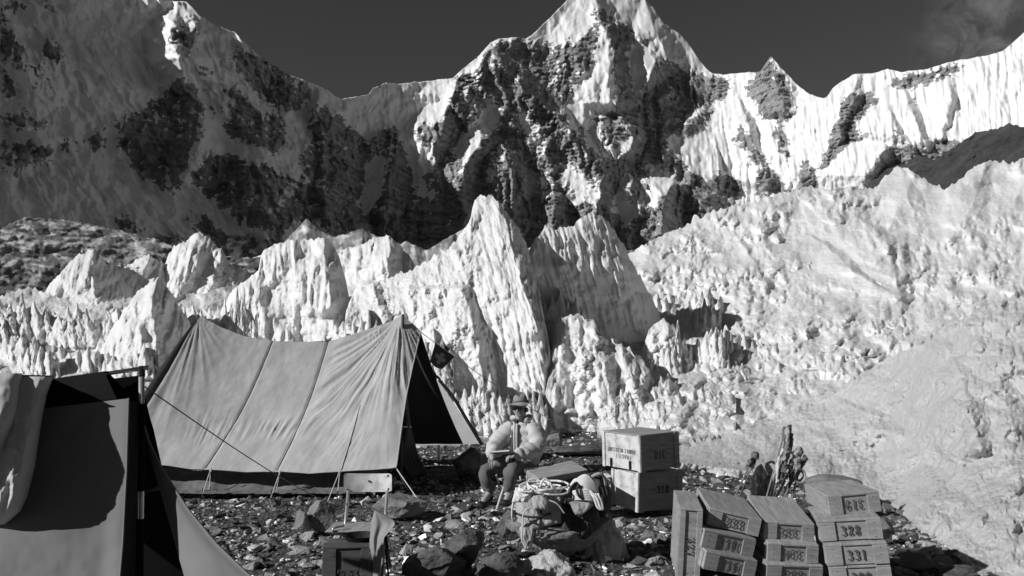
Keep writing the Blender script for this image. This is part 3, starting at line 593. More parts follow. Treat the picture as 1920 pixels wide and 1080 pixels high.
vo = np.cumsum([0] + [len(v) for v, f in sink])
fins = mesh_np('icefall_fins', np.concatenate([v for v, f in sink]), np.concatenate([f + o_ for (v, f), o_ in zip(sink, vo)]), M['ice'], True, {'dirt': np.zeros(vo[-1])})
fins['kind'] = 'stuff'

# near ice bank on the right
M['ice_bank'] = ice_mat('dull_ice', 0.56, scale=5.0, dist=0.09, strength=1.0)
ITOP = [(1240, 850), (1300, 834), (1360, 818), (1400, 804), (1480, 774), (1560, 738), (1640, 692), (1700, 655), (1770, 612), (1850, 577), (1920, 556), (2100, 500), (2300, 450)]
IBOT0 = [(1240, 862), (1330, 868), (1420, 880), (1500, 880), (1580, 886), (1650, 897), (1680, 930), (1700, 988), (1770, 1014), (1850, 1044), (1920, 1064), (2100, 1120), (2300, 1180)]
IBOT = [(1240, 905), (1420, 925), (1600, 960), (1680, 1040), (1770, 1070), (1850, 1090), (1920, 1110), (2100, 1170), (2300, 1230)]
IDB = [(1240, 13), (1420, 12.7), (1560, 12.0), (1640, 11.3), (1680, 10.2), (1710, 9.0), (1770, 7.6), (1850, 6.85), (1920, 6.4), (2100, 5.7), (2300, 5)]
def i_depth(PX, PY, T):
    bt = sum(pl(IBOT0, PX + q) for q in (-80, -55, -30, 0, 30, 55, 80)) / 7; tp = pl(ITOP, PX)
    db = sum(pl(IDB, PX + q) for q in (-70, -45, -20, 0, 20, 45, 70)) / 7
    D0 = db * 1.02 + np.clip((bt - PY) / (bt - tp), -0.1, 1) * (4.2 + 0.003 * (PX - 1500))
    m = D0 / F
    D0 = D0 + m * 16 * np.exp(-(PY - tp) / 12.0) + m * (fbm(PX / 170, PY / 130, 3, 401) * 70 - 50 * ridged((PX + 0.8 * PY) / 160, (PY - 0.4 * PX) / 90, 2, 402))
    D0 = D0 - m * 34 * np.exp(-((PX - 1735) / 60.0) ** 2 - ((PY - 955) / 40.0) ** 2)
    e = [([(1560, 742, 6), (1640, 780, 34), (1700, 860, 30)], 0.3, 1.0), ([(1760, 620, 6), (1800, 700, 40), (1840, 840, 40)], 0.35, 1.1), ([(1420, 800, 3), (1450, 840, 12)], 0.4, 1.2)]
    D = spurs(PX, PY, D0, m, e, D0)
    pt = sstep(-0.25, 0.4, fbm(PX / 90, PY / 70, 3, 412))
    D = D - m * (billow(PX / 84, PY / 70, 2, 403) * 46 + knob(PX, PY, 26, 404, 40) * 0.35 * pt + knob(PX, PY, 11, 405, 17) * (0.45 + 0.7 * pt) + knob(PX, PY, 7.5, 409, 9) * 0.8 + fbm(PX / 8, PY / 8, 3, 410) * 3.5)
    rim = np.exp(-((PY - tp) / 7.0) ** 2)
    D = D - m * rim * (13 + 12 * fbm(PX / 16, PX * 0, 3, 411))
    dirt = 0.9 * sstep(0.32, 0.5, fbm(PX / 30, PY / 14, 4, 421)) * np.exp(-(((PX - 1600 + (PY - 840) * 0.5) / 46.0) ** 2 + ((PY - 842) / 22.0) ** 2)) * 2.2
    dirt = dirt + 0.85 * sstep(0.42, 0.56, fbm(PX / 20, PY / 20, 4, 423)) * sstep(30, 4, bt - PY)
    dirt = dirt + 0.8 * sstep(0.2, 0.4, fbm(PX / 14, PY / 14, 4, 425)) * np.exp(-(((PX - 1758) / 14.0) ** 2 + ((PY - 935) / 22.0) ** 2))
    return D, {'dirt': np.clip(dirt, 0, 0.9)}
ib = relief('ice_bank', ITOP, IBOT, 1.6, 340, i_depth, 5, M['ice_bank'], crumble=crumb(9, 22, 400, 5))
tag(ib, kind='structure')

# small ice fins (penitentes) standing on the slopes, far too many to count
def spike_field(name, n, region, depthfn, hpx, seed, botfn=None):
    r = np.random.default_rng(seed); px = []; py = []
    while len(px) < n:
        x = r.uniform(region[0], region[1], 4000); y = r.uniform(region[2], region[3], 4000)
        ok = botfn(x, y) & (fbm(x / 60, y / 40, 2, seed) > r.uniform(-0.35, 0.4, 4000))
        px += list(x[ok]); py += list(y[ok])
    px = np.array(px[:n]); py = np.array(py[:n]); D, _ = depthfn(px[None], py[None], np.full((1, n), 0.5))
    p = Wn(px, py, D[0]); m = D[0] / F
    h = hpx * m * np.exp(r.normal(0, 0.45, n)); rad = h * r.uniform(0.3, 0.6, n)
    K, L = 7, 5; V = np.zeros((n, L, K, 3)); ph = r.uniform(0, 6.28, n)
    for l in range(L):
        t = l / (L - 1); rr = rad * (1 - t ** 1.6) + rad * 0.05
        for k in range(K):
            a = ph + 2 * math.pi * k / K; j = rr * r.uniform(0.5, 1.4, n)
            V[:, l, k, 0] = p[:, 0] + j * np.cos(a) - 0.18 * h * t; V[:, l, k, 1] = p[:, 1] + j * np.sin(a) * 0.8 - 0.06 * h * t; V[:, l, k, 2] = p[:, 2] - 0.25 * h + 1.2 * h * t * r.uniform(0.9, 1.06, n)
    i = np.arange(L - 1)[:, None] * K + np.arange(K)[None]; i2 = np.arange(L - 1)[:, None] * K + (np.arange(K)[None] + 1) % K
    f = np.stack([i, i2, i2 + K, i + K], -1).reshape(-1, 4)
    o = mesh_np(name, V.reshape(-1, 3), (f[None] + (np.arange(n) * K * L)[:, None, None]).reshape(-1, 4), M['ice'], True, {'dirt': np.zeros(n * K * L)})
    o['kind'] = 'stuff'; return o
spike_field('penitentes', 220, (-100, 1330, 560, 815), base_depth, 7.5, 6, lambda x, y: (y > 580) & (y < 812))
# ------------------------------------------------------------------ ground sheet
def ground_z(x, y):
    x = np.asarray(x, float); y = np.asarray(y, float)
    z = 0.06 * fbm(x / 2.2, y / 2.2, 3, 501) + 0.035 * fbm(x / 0.6, y / 0.6, 3, 502)
    far = sstep(26, 60, y) * 3 + sstep(26, 60, -y) * -2 + sstep(30, 80, np.abs(x)) * -0.5
    return z - 0.02 + np.where(y > 26, -far, far * 0.3)
gx = np.concatenate([-np.geomspace(6000, 14, 26), np.arange(-13, 13.01, 0.11), np.geomspace(14, 6000, 26)])
gy = np.concatenate([-np.geomspace(6000, 4, 20), np.arange(-3.5, 24, 0.11), np.geomspace(25, 9000, 28)])
GX, GY = np.meshgrid(gx, gy)
M['ground'] = noise_mat('gravel', 0.025, 0.15, scale=9, detail=12, rough=0.95, bump=1.0, bscale=22, bdist=0.06)
ground = mesh_np('ground', np.stack([GX, GY, ground_z(GX, GY)], -1), gridfaces(len(gy), len(gx)), M['ground'])
tag(ground, kind='structure')
# ------------------------------------------------------------------ object helpers
from mathutils import noise as mnoise
rng = random.Random(11)
def gz(x, y): return float(ground_z(np.array([x]), np.array([y]))[0])
class Thing:
    def __init__(s, name, label, cat, loc, rot=(0, 0, 0), group=None):
        s.o = bpy.data.objects.new(name, None); COL.objects.link(s.o)
        s.o.empty_display_size = 0.1
        s.o.location = loc; s.o.rotation_euler = rot
        s.m = Matrix.LocRotScale(Vector(loc), Euler(rot), None)
        s.inv = s.m.inverted()
        tag(s.o, label, cat, group)
    def part(s, name, bm, mat, parent=None, world=True, smooth=False):
        return link(name, bm, mat, parent or s.o, s.inv if world else None, smooth)
def link(name, bm, mat, parent=None, xf=None, smooth=False):
    if xf is not None: bm.transform(xf)
    me = bpy.data.meshes.new(name)
    bmesh.ops.recalc_face_normals(bm, faces=bm.faces[:])
    bm.to_mesh(me); bm.free()
    if smooth: me.polygons.foreach_set('use_smooth', np.full(len(me.polygons), True))
    if mat: me.materials.append(mat)
    o = bpy.data.objects.new(name, me); COL.objects.link(o)
    if parent: o.parent = parent
    return o
def single(name, label, cat, bm, mat, loc, group=None, smooth=False):
    o = link(name, bm, mat, None, Matrix.Translation(-Vector(loc)), smooth); o.location = loc
    return tag(o, label, cat, group)
def bm_box(bm, c, size, rot=None, bev=0.0, jit=0.0):
    tmp = bmesh.new(); bmesh.ops.create_cube(tmp, size=1.0)
    bmesh.ops.scale(tmp, vec=size, verts=tmp.verts)
    if jit:
        for v in tmp.verts: v.co += Vector((rng.uniform(-jit, jit), rng.uniform(-jit, jit), rng.uniform(-jit, jit)))
    if bev: bmesh.ops.bevel(tmp, geom=tmp.edges[:], offset=bev, segments=1, profile=0.6, affect='EDGES')
    m = Matrix.Translation(Vector(c))
    if rot is not None: m = m @ rot
    tmp.transform(m); merge(bm, tmp); return bm
def merge(bm, tmp):
    me = bpy.data.meshes.new('tmp'); tmp.to_mesh(me); tmp.free(); bm.from_mesh(me); bpy.data.meshes.remove(me)
def box(c, size, rot=None, bev=0.0, jit=0.0): return bm_box(bmesh.new(), c, size, rot, bev, jit)
def tube(bm, pts, r, seg=6, cap=True):
    pts = [Vector(p) for p in pts]; rr = r if hasattr(r, '__len__') else [r] * len(pts)
    rings = []; up = None
    for i, p in enumerate(pts):
        t = (pts[min(i + 1, len(pts) - 1)] - pts[max(i - 1, 0)]).normalized()
        if up is None: up = t.orthogonal().normalized()
        else:
            up = up - t * up.dot(t)
            up = up.normalized() if up.length > 1e-6 else t.orthogonal().normalized()
        b = t.cross(up)
        rings.append([bm.verts.new(p + rr[i] * (math.cos(2 * math.pi * k / seg) * up + math.sin(2 * math.pi * k / seg) * b)) for k in range(seg)])
    for a, b in zip(rings, rings[1:]):
        for k in range(seg): bm.faces.new((a[k], a[(k + 1) % seg], b[(k + 1) % seg], b[k]))
    if cap: bm.faces.new(rings[0][::-1]); bm.faces.new(rings[-1])
    return bm
def tubes(lst, r, seg=6):
    bm = bmesh.new()
    for p in lst: tube(bm, p, r, seg)
    return bm
def smooth_path(pts, n=8):
    """Catmull-Rom"""
    P = [Vector(p) for p in pts]; P = [P[0] * 2 - P[1]] + P + [P[-1] * 2 - P[-2]]; out = []
    for i in range(1, len(P) - 2):
        for k in range(n):
            t = k / n; a, b, c, d = P[i - 1:i + 3]
            out.append(0.5 * ((2 * b) + (c - a) * t + (2 * a - 5 * b + 4 * c - d) * t * t + (3 * b - a - 3 * c + d) * t ** 3))
    out.append(P[-2]); return out
def sheet(co, close_u=False):
    """grid of points (r,c,3) -> bmesh"""
    bm = bmesh.new(); r, c = co.shape[:2]
    v = [[bm.verts.new(co[i, j]) for j in range(c)] for i in range(r)]
    for i in range(r - 1):
        for j in range(c - 1 if not close_u else c):
            bm.faces.new((v[i][j], v[i + 1][j], v[i + 1][(j + 1) % c], v[i][(j + 1) % c]))
    return bm
def grid_obj(name, co, mat, th, parent=None, smooth=True):
    c = co.reshape(-1, 3)
    c4 = np.concatenate([c, np.ones((len(c), 1))], 1) @ np.array(th.inv).T
    return mesh_np(name, c4[:, :3], gridfaces(co.shape[0], co.shape[1]), mat, smooth, parent=parent or th.o)

# stroke lettering: thick stems, thin hairlines, like a brushed stencil
GLY = {
 '0': [[(.5, 1), (.25, .9), (.15, .5), (.25, .1), (.5, 0), (.75, .1), (.85, .5), (.75, .9), (.5, 1)]],
 '1': [[(.25, .82), (.5, 1), (.5, 0)], [(.28, 0), (.72, 0)]],
 '2': [[(.2, .72), (.25, .92), (.5, 1), (.78, .9), (.78, .66), (.5, .36), (.18, .04), (.84, .04), (.86, .2)]],
 '3': [[(.16, .86), (.46, 1), (.76, .9), (.78, .66), (.46, .53), (.82, .40), (.84, .12), (.48, 0), (.14, .12)]],
 '4': [[(.64, 0), (.64, 1), (.12, .3), (.88, .3)], [(.46, 0), (.82, 0)]],
 '5': [[(.8, .97), (.28, .97), (.24, .54), (.5, .62), (.78, .5), (.84, .28), (.7, .06), (.42, 0), (.18, .1), (.2, .22)]],
 '6': [[(.78, .84), (.6, .98), (.38, .92), (.2, .6), (.18, .3), (.3, .06), (.52, 0), (.76, .1), (.82, .3), (.72, .5), (.5, .56), (.28, .48), (.18, .3)]],
 '7': [[(.18, .78), (.2, .96), (.84, .96), (.56, .5), (.46, 0)]],
 '8': [[(.5, 1), (.26, .9), (.24, .7), (.5, .55), (.8, .36), (.78, .12), (.5, 0), (.22, .12), (.2, .36), (.5, .55), (.76, .7), (.74, .9), (.5, 1)]],
 '9': [[(.22, .14), (.4, 0), (.62, .06), (.8, .4), (.82, .7), (.7, .94), (.48, 1), (.24, .9), (.18, .7), (.28, .5), (.5, .44), (.74, .54), (.82, .7)]],
 'H': [[(.15, 0), (.15, 1)], [(.85, 0), (.85, 1)], [(.15, .5), (.85, .5)]], 'A': [[(.08, 0), (.5, 1), (.92, 0)], [(.25, .35), (.75, .35)]],
 'N': [[(.15, 0), (.15, 1), (.85, 0), (.85, 1)]], 'D': [[(.15, 0), (.15, 1), (.6, .95), (.88, .7), (.88, .3), (.6, .05), (.15, 0)]], 'L': [[(.2, 1), (.2, 0), (.85, 0)]],
 'E': [[(.85, 1), (.18, 1), (.18, 0), (.88, 0)], [(.18, .52), (.7, .52)]], 'W': [[(.02, 1), (.26, 0), (.5, .8), (.74, 0), (.98, 1)]], 'I': [[(.5, 0), (.5, 1)]], 'T': [[(.1, 1), (.9, 1)], [(.5, 1), (.5, 0)]],
 'C': [[(.86, .8), (.6, 1), (.3, .92), (.14, .5), (.3, .08), (.6, 0), (.86, .2)]], 'R': [[(.16, 0), (.16, 1), (.62, 1), (.84, .76), (.62, .52), (.16, .5)], [(.5, .5), (.88, 0)]], 'F': [[(.85, 1), (.18, 1), (.18, 0)], [(.18, .52), (.7, .52)]], 'G': [[(.86, .82), (.6, 1), (.3, .92), (.14, .5), (.3, .08), (.6, 0), (.86, .14), (.86, .45), (.58, .45)]],
}
def lettering(text, w, h, thick=0.16, flip=False, gap=1.18):
    """flat lettering in the local XZ plane, centred, facing -Y"""
    bm = bmesh.new(); n = len(text); tw = w * (1 + (n - 1) * gap)
    for i, ch in enumerate(text):
        for st in GLY.get(ch, []):
            P = [Vector((-tw / 2 + i * w * gap + x * w, 0, (y - .5) * h)) for x, y in st]
            for a, b in zip(P, P[1:]):
                d = (b - a)
                if d.length < 1e-6: continue
                d.normalize(); nrm = Vector((-d.z, 0, d.x))
                k = h * thick * (0.42 + 0.60 * abs(d.z)) / 2
                e = d * k * 0.5
                q = [a - e + nrm * k, a - e - nrm * k, b + e - nrm * k, b + e + nrm * k]
                y = -0.00001 * len(bm.faces)
                bm.faces.new([bm.verts.new(v + Vector((0, y, 0))) for v in q])
    if flip: bm.transform(Matrix.Rotation(math.pi, 4, 'Y'))
    return bm

# ------------------------------------------------------------------ more materials
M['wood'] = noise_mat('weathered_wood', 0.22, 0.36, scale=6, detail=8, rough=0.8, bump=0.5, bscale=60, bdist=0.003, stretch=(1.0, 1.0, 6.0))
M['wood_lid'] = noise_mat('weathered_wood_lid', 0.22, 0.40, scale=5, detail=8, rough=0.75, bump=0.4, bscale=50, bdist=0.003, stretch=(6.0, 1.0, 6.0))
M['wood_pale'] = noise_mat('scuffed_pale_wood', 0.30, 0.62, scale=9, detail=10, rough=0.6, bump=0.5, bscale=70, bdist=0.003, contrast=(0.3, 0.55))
M['wood_dark'] = noise_mat('dark_wood', 0.07, 0.13, scale=6, detail=8, rough=0.7, bump=0.4, bscale=60, bdist=0.003, stretch=(1, 1, 5))
M['ink'] = noise_mat('stencil_ink', 0.035, 0.13, scale=60, rough=0.9, bump=0, contrast=(0.35, 0.75))
M['ink_worn'] = noise_mat('worn_stencil_ink', 0.05, 0.17, scale=60, rough=0.9, bump=0, contrast=(0.3, 0.7))
M['iron'] = noise_mat('black_iron', 0.015, 0.03, scale=30, rough=0.5, bump=0.1)
M['metal'] = noise_mat('bare_metal_pole', 0.45, 0.6, scale=20, rough=0.35, bump=0.05); M['metal'].node_tree.nodes['Principled BSDF'].inputs['Metallic'].default_value = 0.6
M['rope'] = noise_mat('pale_rope', 0.55, 0.75, scale=40, rough=0.9, bump=0.6, bscale=160, bdist=0.002)
M['cord'] = noise_mat('grey_cord', 0.16, 0.24, scale=40, rough=0.9, bump=0)
def cloth_mat(name, lo, hi, scale=3, weave=260, trans=0.0, sheen=0.0, bump=0.12):
    m = noise_mat(name, lo, hi, scale=scale, detail=9, rough=0.85, bump=bump, bscale=weave, bdist=0.002, spec=0.15, contrast=(0.25, 0.75))
    return m
M['tent'] = cloth_mat('grey_tent_canvas', 0.36, 0.52, scale=2.2)
M['tent_near'] = cloth_mat('plain_tent_canvas', 0.16, 0.215)
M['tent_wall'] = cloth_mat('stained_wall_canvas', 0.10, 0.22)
M['tent_dark'] = cloth_mat('dark_and_shaded_canvas', 0.010, 0.018)
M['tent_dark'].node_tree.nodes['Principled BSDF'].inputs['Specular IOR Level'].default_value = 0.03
M['tent_inner'] = cloth_mat('shaded_inner_tent_cloth', 0.07, 0.11)
M['tent_pale'] = cloth_mat('pale_tent_canvas', 0.34, 0.44)
M['down'] = cloth_mat('pale_down_cloth', 0.48, 0.6, weave=90, bump=0.2)
M['jacket'] = cloth_mat('pale_quilted_nylon', 0.42, 0.56, scale=8, weave=120, bump=0.2)
M['trousers'] = cloth_mat('dark_corduroy', 0.10, 0.17, scale=8, weave=200)
M['felt'] = cloth_mat('grey_felt', 0.20, 0.32, scale=10, weave=150)
M['skin'] = noise_mat('weathered_skin', 0.30, 0.38, scale=20, rough=0.55, bump=0.1)
M['black'] = noise_mat('black_leather', 0.012, 0.03, scale=20, rough=0.5, bump=0.3, bscale=60, bdist=0.003)
M['glass_dark'] = noise_mat('dark_lens', 0.006, 0.01, scale=10, rough=0.08, bump=0, spec=0.6)
M['paper'] = noise_mat('paper', 0.55, 0.68, scale=10, rough=0.9, bump=0)
M['flag_dark'] = cloth_mat('dark_flag_cloth', 0.05, 0.08)
M['flag_grey'] = cloth_mat('grey_flag_cloth', 0.24, 0.32)
M['flag_white'] = cloth_mat('white_flag_cloth', 0.5, 0.7)
M['canvas'] = cloth_mat('kitbag_canvas', 0.18, 0.42, scale=6, weave=120, bump=0.35)
M['canvas_pale'] = cloth_mat('pale_kitbag_canvas', 0.26, 0.44, scale=5, weave=120, bump=0.3)
M['canvas_dark'] = cloth_mat('dark_kitbag_canvas', 0.035, 0.07, scale=6, weave=120, bump=0.3)
M['cane'] = noise_mat('cane', 0.10, 0.30, scale=14, rough=0.6, bump=0.2, stretch=(1, 1, 0.3))
def stone_mat(name, lo, hi, rand=False):
    m = noise_mat(name, lo, hi, scale=7, detail=10, rough=0.9, bump=0.9, bscale=26, bdist=0.02)
    n, l = m.node_tree.nodes, m.node_tree.links; b = n['Principled BSDF']
    src = b.inputs['Base Color'].links[0].from_socket
    mul = n.new('ShaderNodeMath'); mul.operation = 'MULTIPLY'; l.new(src, mul.inputs[0])
    if rand:
        a = n.new('ShaderNodeAttribute'); a.attribute_name = 'tone'; l.new(a.outputs['Fac'], mul.inputs[1])
    else:
        oi = n.new('ShaderNodeObjectInfo'); r = n.new('ShaderNodeMapRange'); l.new(oi.outputs['Random'], r.inputs[0]); r.inputs[3].default_value = 0.45; r.inputs[4].default_value = 2.6; l.new(r.outputs[0], mul.inputs[1])
    l.new(mul.outputs[0], b.inputs['Base Color']); return m
M['stone'] = stone_mat('scree_stone', 0.10, 0.28)
M['stone_bulk'] = stone_mat('scree_stone_bulk', 0.10, 0.28, True)
M['boulder'] = noise_mat('dark_boulder', 0.05, 0.17, scale=4, detail=11, rough=0.9, bump=0.9, bscale=14, bdist=0.03, stretch=(1, 1, 2.5))
M['boulder_grey'] = noise_mat('grey_boulder', 0.12, 0.26, scale=4, detail=11, rough=0.9, bump=0.9, bscale=14, bdist=0.03)

# ------------------------------------------------------------------ stones
def stone_bm(seed, flat=0.5, n=14):
    r = random.Random(seed); bm = bmesh.new()
    for i in range(n):
        z = r.uniform(-1, 1); a = r.uniform(0, 2 * math.pi); q = math.sqrt(1 - z * z); k = r.uniform(0.72, 1.05)
        bm.verts.new((k * q * math.cos(a) * 0.5, k * q * math.sin(a) * 0.5 * r.uniform(0.6, 1), k * z * 0.5 * flat))
    h = bmesh.ops.convex_hull(bm, input=bm.verts[:])
    for g in [e for e in h['geom_interior'] if isinstance(e, bmesh.types.BMVert)]:
        if g.is_valid: bm.verts.remove(g)
    loose = [v for v in bm.verts if not v.link_faces]
    for v in loose: bm.verts.remove(v)
    return bm
STONES = []
for i in range(16):
    bm = stone_bm(700 + i, [0.3, 0.42, 0.55, 0.75][i % 4], 11 + i % 5)
    bmesh.ops.recalc_face_normals(bm, faces=bm.faces[:])
    me = bpy.data.meshes.new('stone'); bm.to_mesh(me); bm.free(); me.materials.append(M['stone']); STONES.append(me)
KEEP = [(-1.17, 5.83, .33), (1.5, 6.35, .42), (2.1, 6.4, .35), (2.6, 6.35, .38), (1.35, 6.35, .28), (1.5, 9.2, .5), (.49, 8.76, .36)]
nr = np.random.default_rng(5)
cand = []
while len(cand) < 30000:
    u = nr.random(6000); y = 4.6 * (22.5 / 4.6) ** u; x = (nr.random(6000) - 0.5) * 2 * (y * 0.70 + 0.6)
    px = 960 + F * x / y
    lim = np.where(px > 1600, pl(IDB, px) + 0.4, np.where(px > 1200, 17.5, 21))
    s = 0.03 + 0.05 * nr.random(6000) ** 2 + 0.17 * nr.random(6000) ** 9
    cl = perlin(x * 0.8, y * 0.5, 77) + 0.35
    ok = (y < lim) & (nr.random(6000) < 0.55 + 0.6 * cl)
    for kx, ky, kr in KEEP: ok &= (np.hypot(x - kx, y - ky) > kr) | (s < 0.05)
    for q in np.nonzero(ok)[0]: cand.append((x[q], y[q], s[q]))
cand = np.array(cand[:30000])
order = np.argsort(-(cand[:, 2] / cand[:, 1]))
zc = ground_z(cand[:, 0], cand[:, 1])
tone = np.exp(nr.normal(0, 0.75, 30000)) * 1.1; tone[nr.random(30000) < 0.05] *= 2.4
invis = np.abs(cand[:, 0]) > cand[:, 1] * 0.645
top300 = [q for q in order if not invis[q]][:300]
for q in top300:
    x, y, s = cand[q]
    o = bpy.data.objects.new('stone', STONES[rng.randrange(16)]); COL.objects.link(o); o.parent = ground
    o.location = (x, y, zc[q] + s * 0.08); o.scale = (s * rng.uniform(0.9, 1.4), s, s * rng.uniform(0.7, 1.1)); o.rotation_euler = (rng.uniform(-.5, .5), rng.uniform(-.5, .5), rng.uniform(0, 6.28))
rest = np.setdiff1d(order, top300)
vs, fs, ts = [], [], []; off = 0
tmpl = []
for me in STONES:
    v = np.empty(len(me.vertices) * 3); me.vertices.foreach_get('co', v); me.calc_loop_triangles()
    f = np.empty(len(me.loop_triangles) * 3, np.int32); me.loop_triangles.foreach_get('vertices', f); tmpl.append((v.reshape(-1, 3), f.reshape(-1, 3)))
pick = nr.integers(0, 16, len(rest)); ang = nr.random((len(rest), 3)) * np.array([1.2, 1.2, 6.28]) - np.array([.6, .6, 0])
for k in range(16):
    ids = np.nonzero(pick == k)[0]; v, f = tmpl[k]
    c, s_ = np.cos(ang[ids]), np.sin(ang[ids])
    sc_ = cand[rest[ids], 2][:, None]
    p = v[None] * (sc_ * np.stack([nr.uniform(.9, 1.4, len(ids)), np.ones(len(ids)), nr.uniform(.7, 1.1, len(ids))], -1))[:, None, :]
    x, y, z = p[..., 0], p[..., 1], p[..., 2]
    y, z = y * c[:, :1] - z * s_[:, :1], y * s_[:, :1] + z * c[:, :1]
    x, z = x * c[:, 1:2] + z * s_[:, 1:2], -x * s_[:, 1:2] + z * c[:, 1:2]
    x, y = x * c[:, 2:] - y * s_[:, 2:], x * s_[:, 2:] + y * c[:, 2:]
    w = np.stack([x + cand[rest[ids], 0][:, None], y + cand[rest[ids], 1][:, None], z + zc[rest[ids]][:, None] + sc_ * 0.06], -1)
    vs.append(w.reshape(-1, 3)); fs.append((f[None] + (np.arange(len(ids)) * len(v))[:, None, None] + off).reshape(-1, 3)); ts.append(np.repeat(tone[rest[ids]], len(v))); off += len(ids) * len(v)
scree = mesh_np('scree', np.concatenate(vs), np.concatenate(fs), M['stone_bulk'], False, {'tone': np.concatenate(ts)}, parent=ground)
scree['kind'] = 'stuff'

def rock_bm(w, d, h, seed, cuts=9, rough=0.05, sub=4, flat_top=None):
    """an angular boulder: a ball trimmed by planes, then roughened; base at z=0, centred"""
    r = random.Random(seed); bm = bmesh.new(); bmesh.ops.create_icosphere(bm, subdivisions=sub, radius=1.0)
    pl_ = []
    for i in range(cuts):
        n = Vector((r.uniform(-1, 1), r.uniform(-1, 1), r.uniform(-.6, 1))).normalized(); pl_.append((n, r.uniform(0.5, 0.8)))
    if flat_top: pl_.append((Vector(flat_top[:3]).normalized(), flat_top[3]))
    for v in bm.verts:
        for n, k in pl_:
            e = v.co.dot(n) - k
            if e > 0: v.co -= n * e
    for v in bm.verts:
        q = v.co * 2.3 + Vector((seed * 1.7, 0, 0))
        v.co += v.co.normalized() * rough * (mnoise.fractal(q, 0.8, 2.1, 5) + 0.5 * (abs(mnoise.noise(q * Vector((1, 1, 3)))) - .3))
        v.co = Vector((v.co.x * w * 0.62, v.co.y * d * 0.62, v.co.z * h * 0.62 + h * 0.42))
    return bm
def boulder(px, py, d, w, h, label, seed, mat='boulder', dep=None, rz=0, flat_top=None, rough=0.06):
    p = Wv(px, py, d); p.z = min(p.z, 0.05)
    bm = rock_bm(w, dep or w * 0.8, h, seed, flat_top=flat_top, rough=rough)
    o = link('boulder', bm, M[mat], None, None, False); o.location = p; o.rotation_euler = (0, 0, rz)
    return tag(o, label, 'boulder', 'boulders lying on the scree')
boulder(748, 962, 8.75, 0.52, 0.27, 'flat-topped grey slab boulder on the scree behind the folding chair', 31, 'boulder_grey', 0.5, 0.3, (0.25, -0.1, 1, 0.35))
boulder(606, 988, 8.0, 0.27, 0.25, 'rugged grey boulder left of the folding chair', 32, 'boulder_grey', 0.3, 1.0)
boulder(568, 990, 7.9, 0.16, 0.2, 'narrow grey boulder left of the rugged one beside the chair', 33, 'boulder_grey')
boulder(818, 1090, 6.1, 0.40, 0.28, 'black angular boulder at the bottom edge in front of the seated man', 34, 'boulder', 0.4, 0.5)
boulder(868, 1062, 6.45, 0.34, 0.30, 'rounded dark boulder leaning on the black angular one', 35, 'boulder', 0.34, 2.1)
boulder(932, 1088, 6.2, 0.32, 0.22, 'dark split slab between the rounded boulder and the ice pedestal', 36, 'boulder', 0.36, 0.2)
boulder(880, 882, 11.9, 0.62, 0.36, 'pale rounded boulder at the foot of the open tent end', 37, 'boulder_grey', 0.5, 0.2, rough=0.1)
boulder(955, 1002, 7.55, 0.2, 0.3, 'dark upright boulder at the left side of the roped kit bag', 38, 'boulder', 0.2, 0.8)
boulder(1562, 914, 9.6, 0.62, 0.28, 'smooth domed boulder behind the chest numbered 319', 39, 'boulder_grey', 0.5, 0.1, rough=0.03)
boulder(1720, 1062, 6.55, 0.34, 0.1, 'pale flat slab at the foot of the ice bank', 40, 'boulder_grey', 0.3, 0.4)
boulder(1655, 1000, 7.6, 0.2, 0.16, 'grey stone block behind the right chest stack', 41, 'boulder_grey', 0.2, 0.4)
boulder(1790, 1080, 6.3, 0.26, 0.09, 'dark thin slab near the lower right corner', 42, 'boulder', 0.3, 1.4)
boulder(1080, 850, 14.6, 1.0, 0.16, 'long low slab on the scree left of the stacked pair of chests', 43, 'boulder', 0.5, 0.1)
boulder(1036, 838, 15.4, 0.3, 0.3, 'pale round boulder just right of the seated man', 44, 'boulder_grey', 0.3, 0.4)
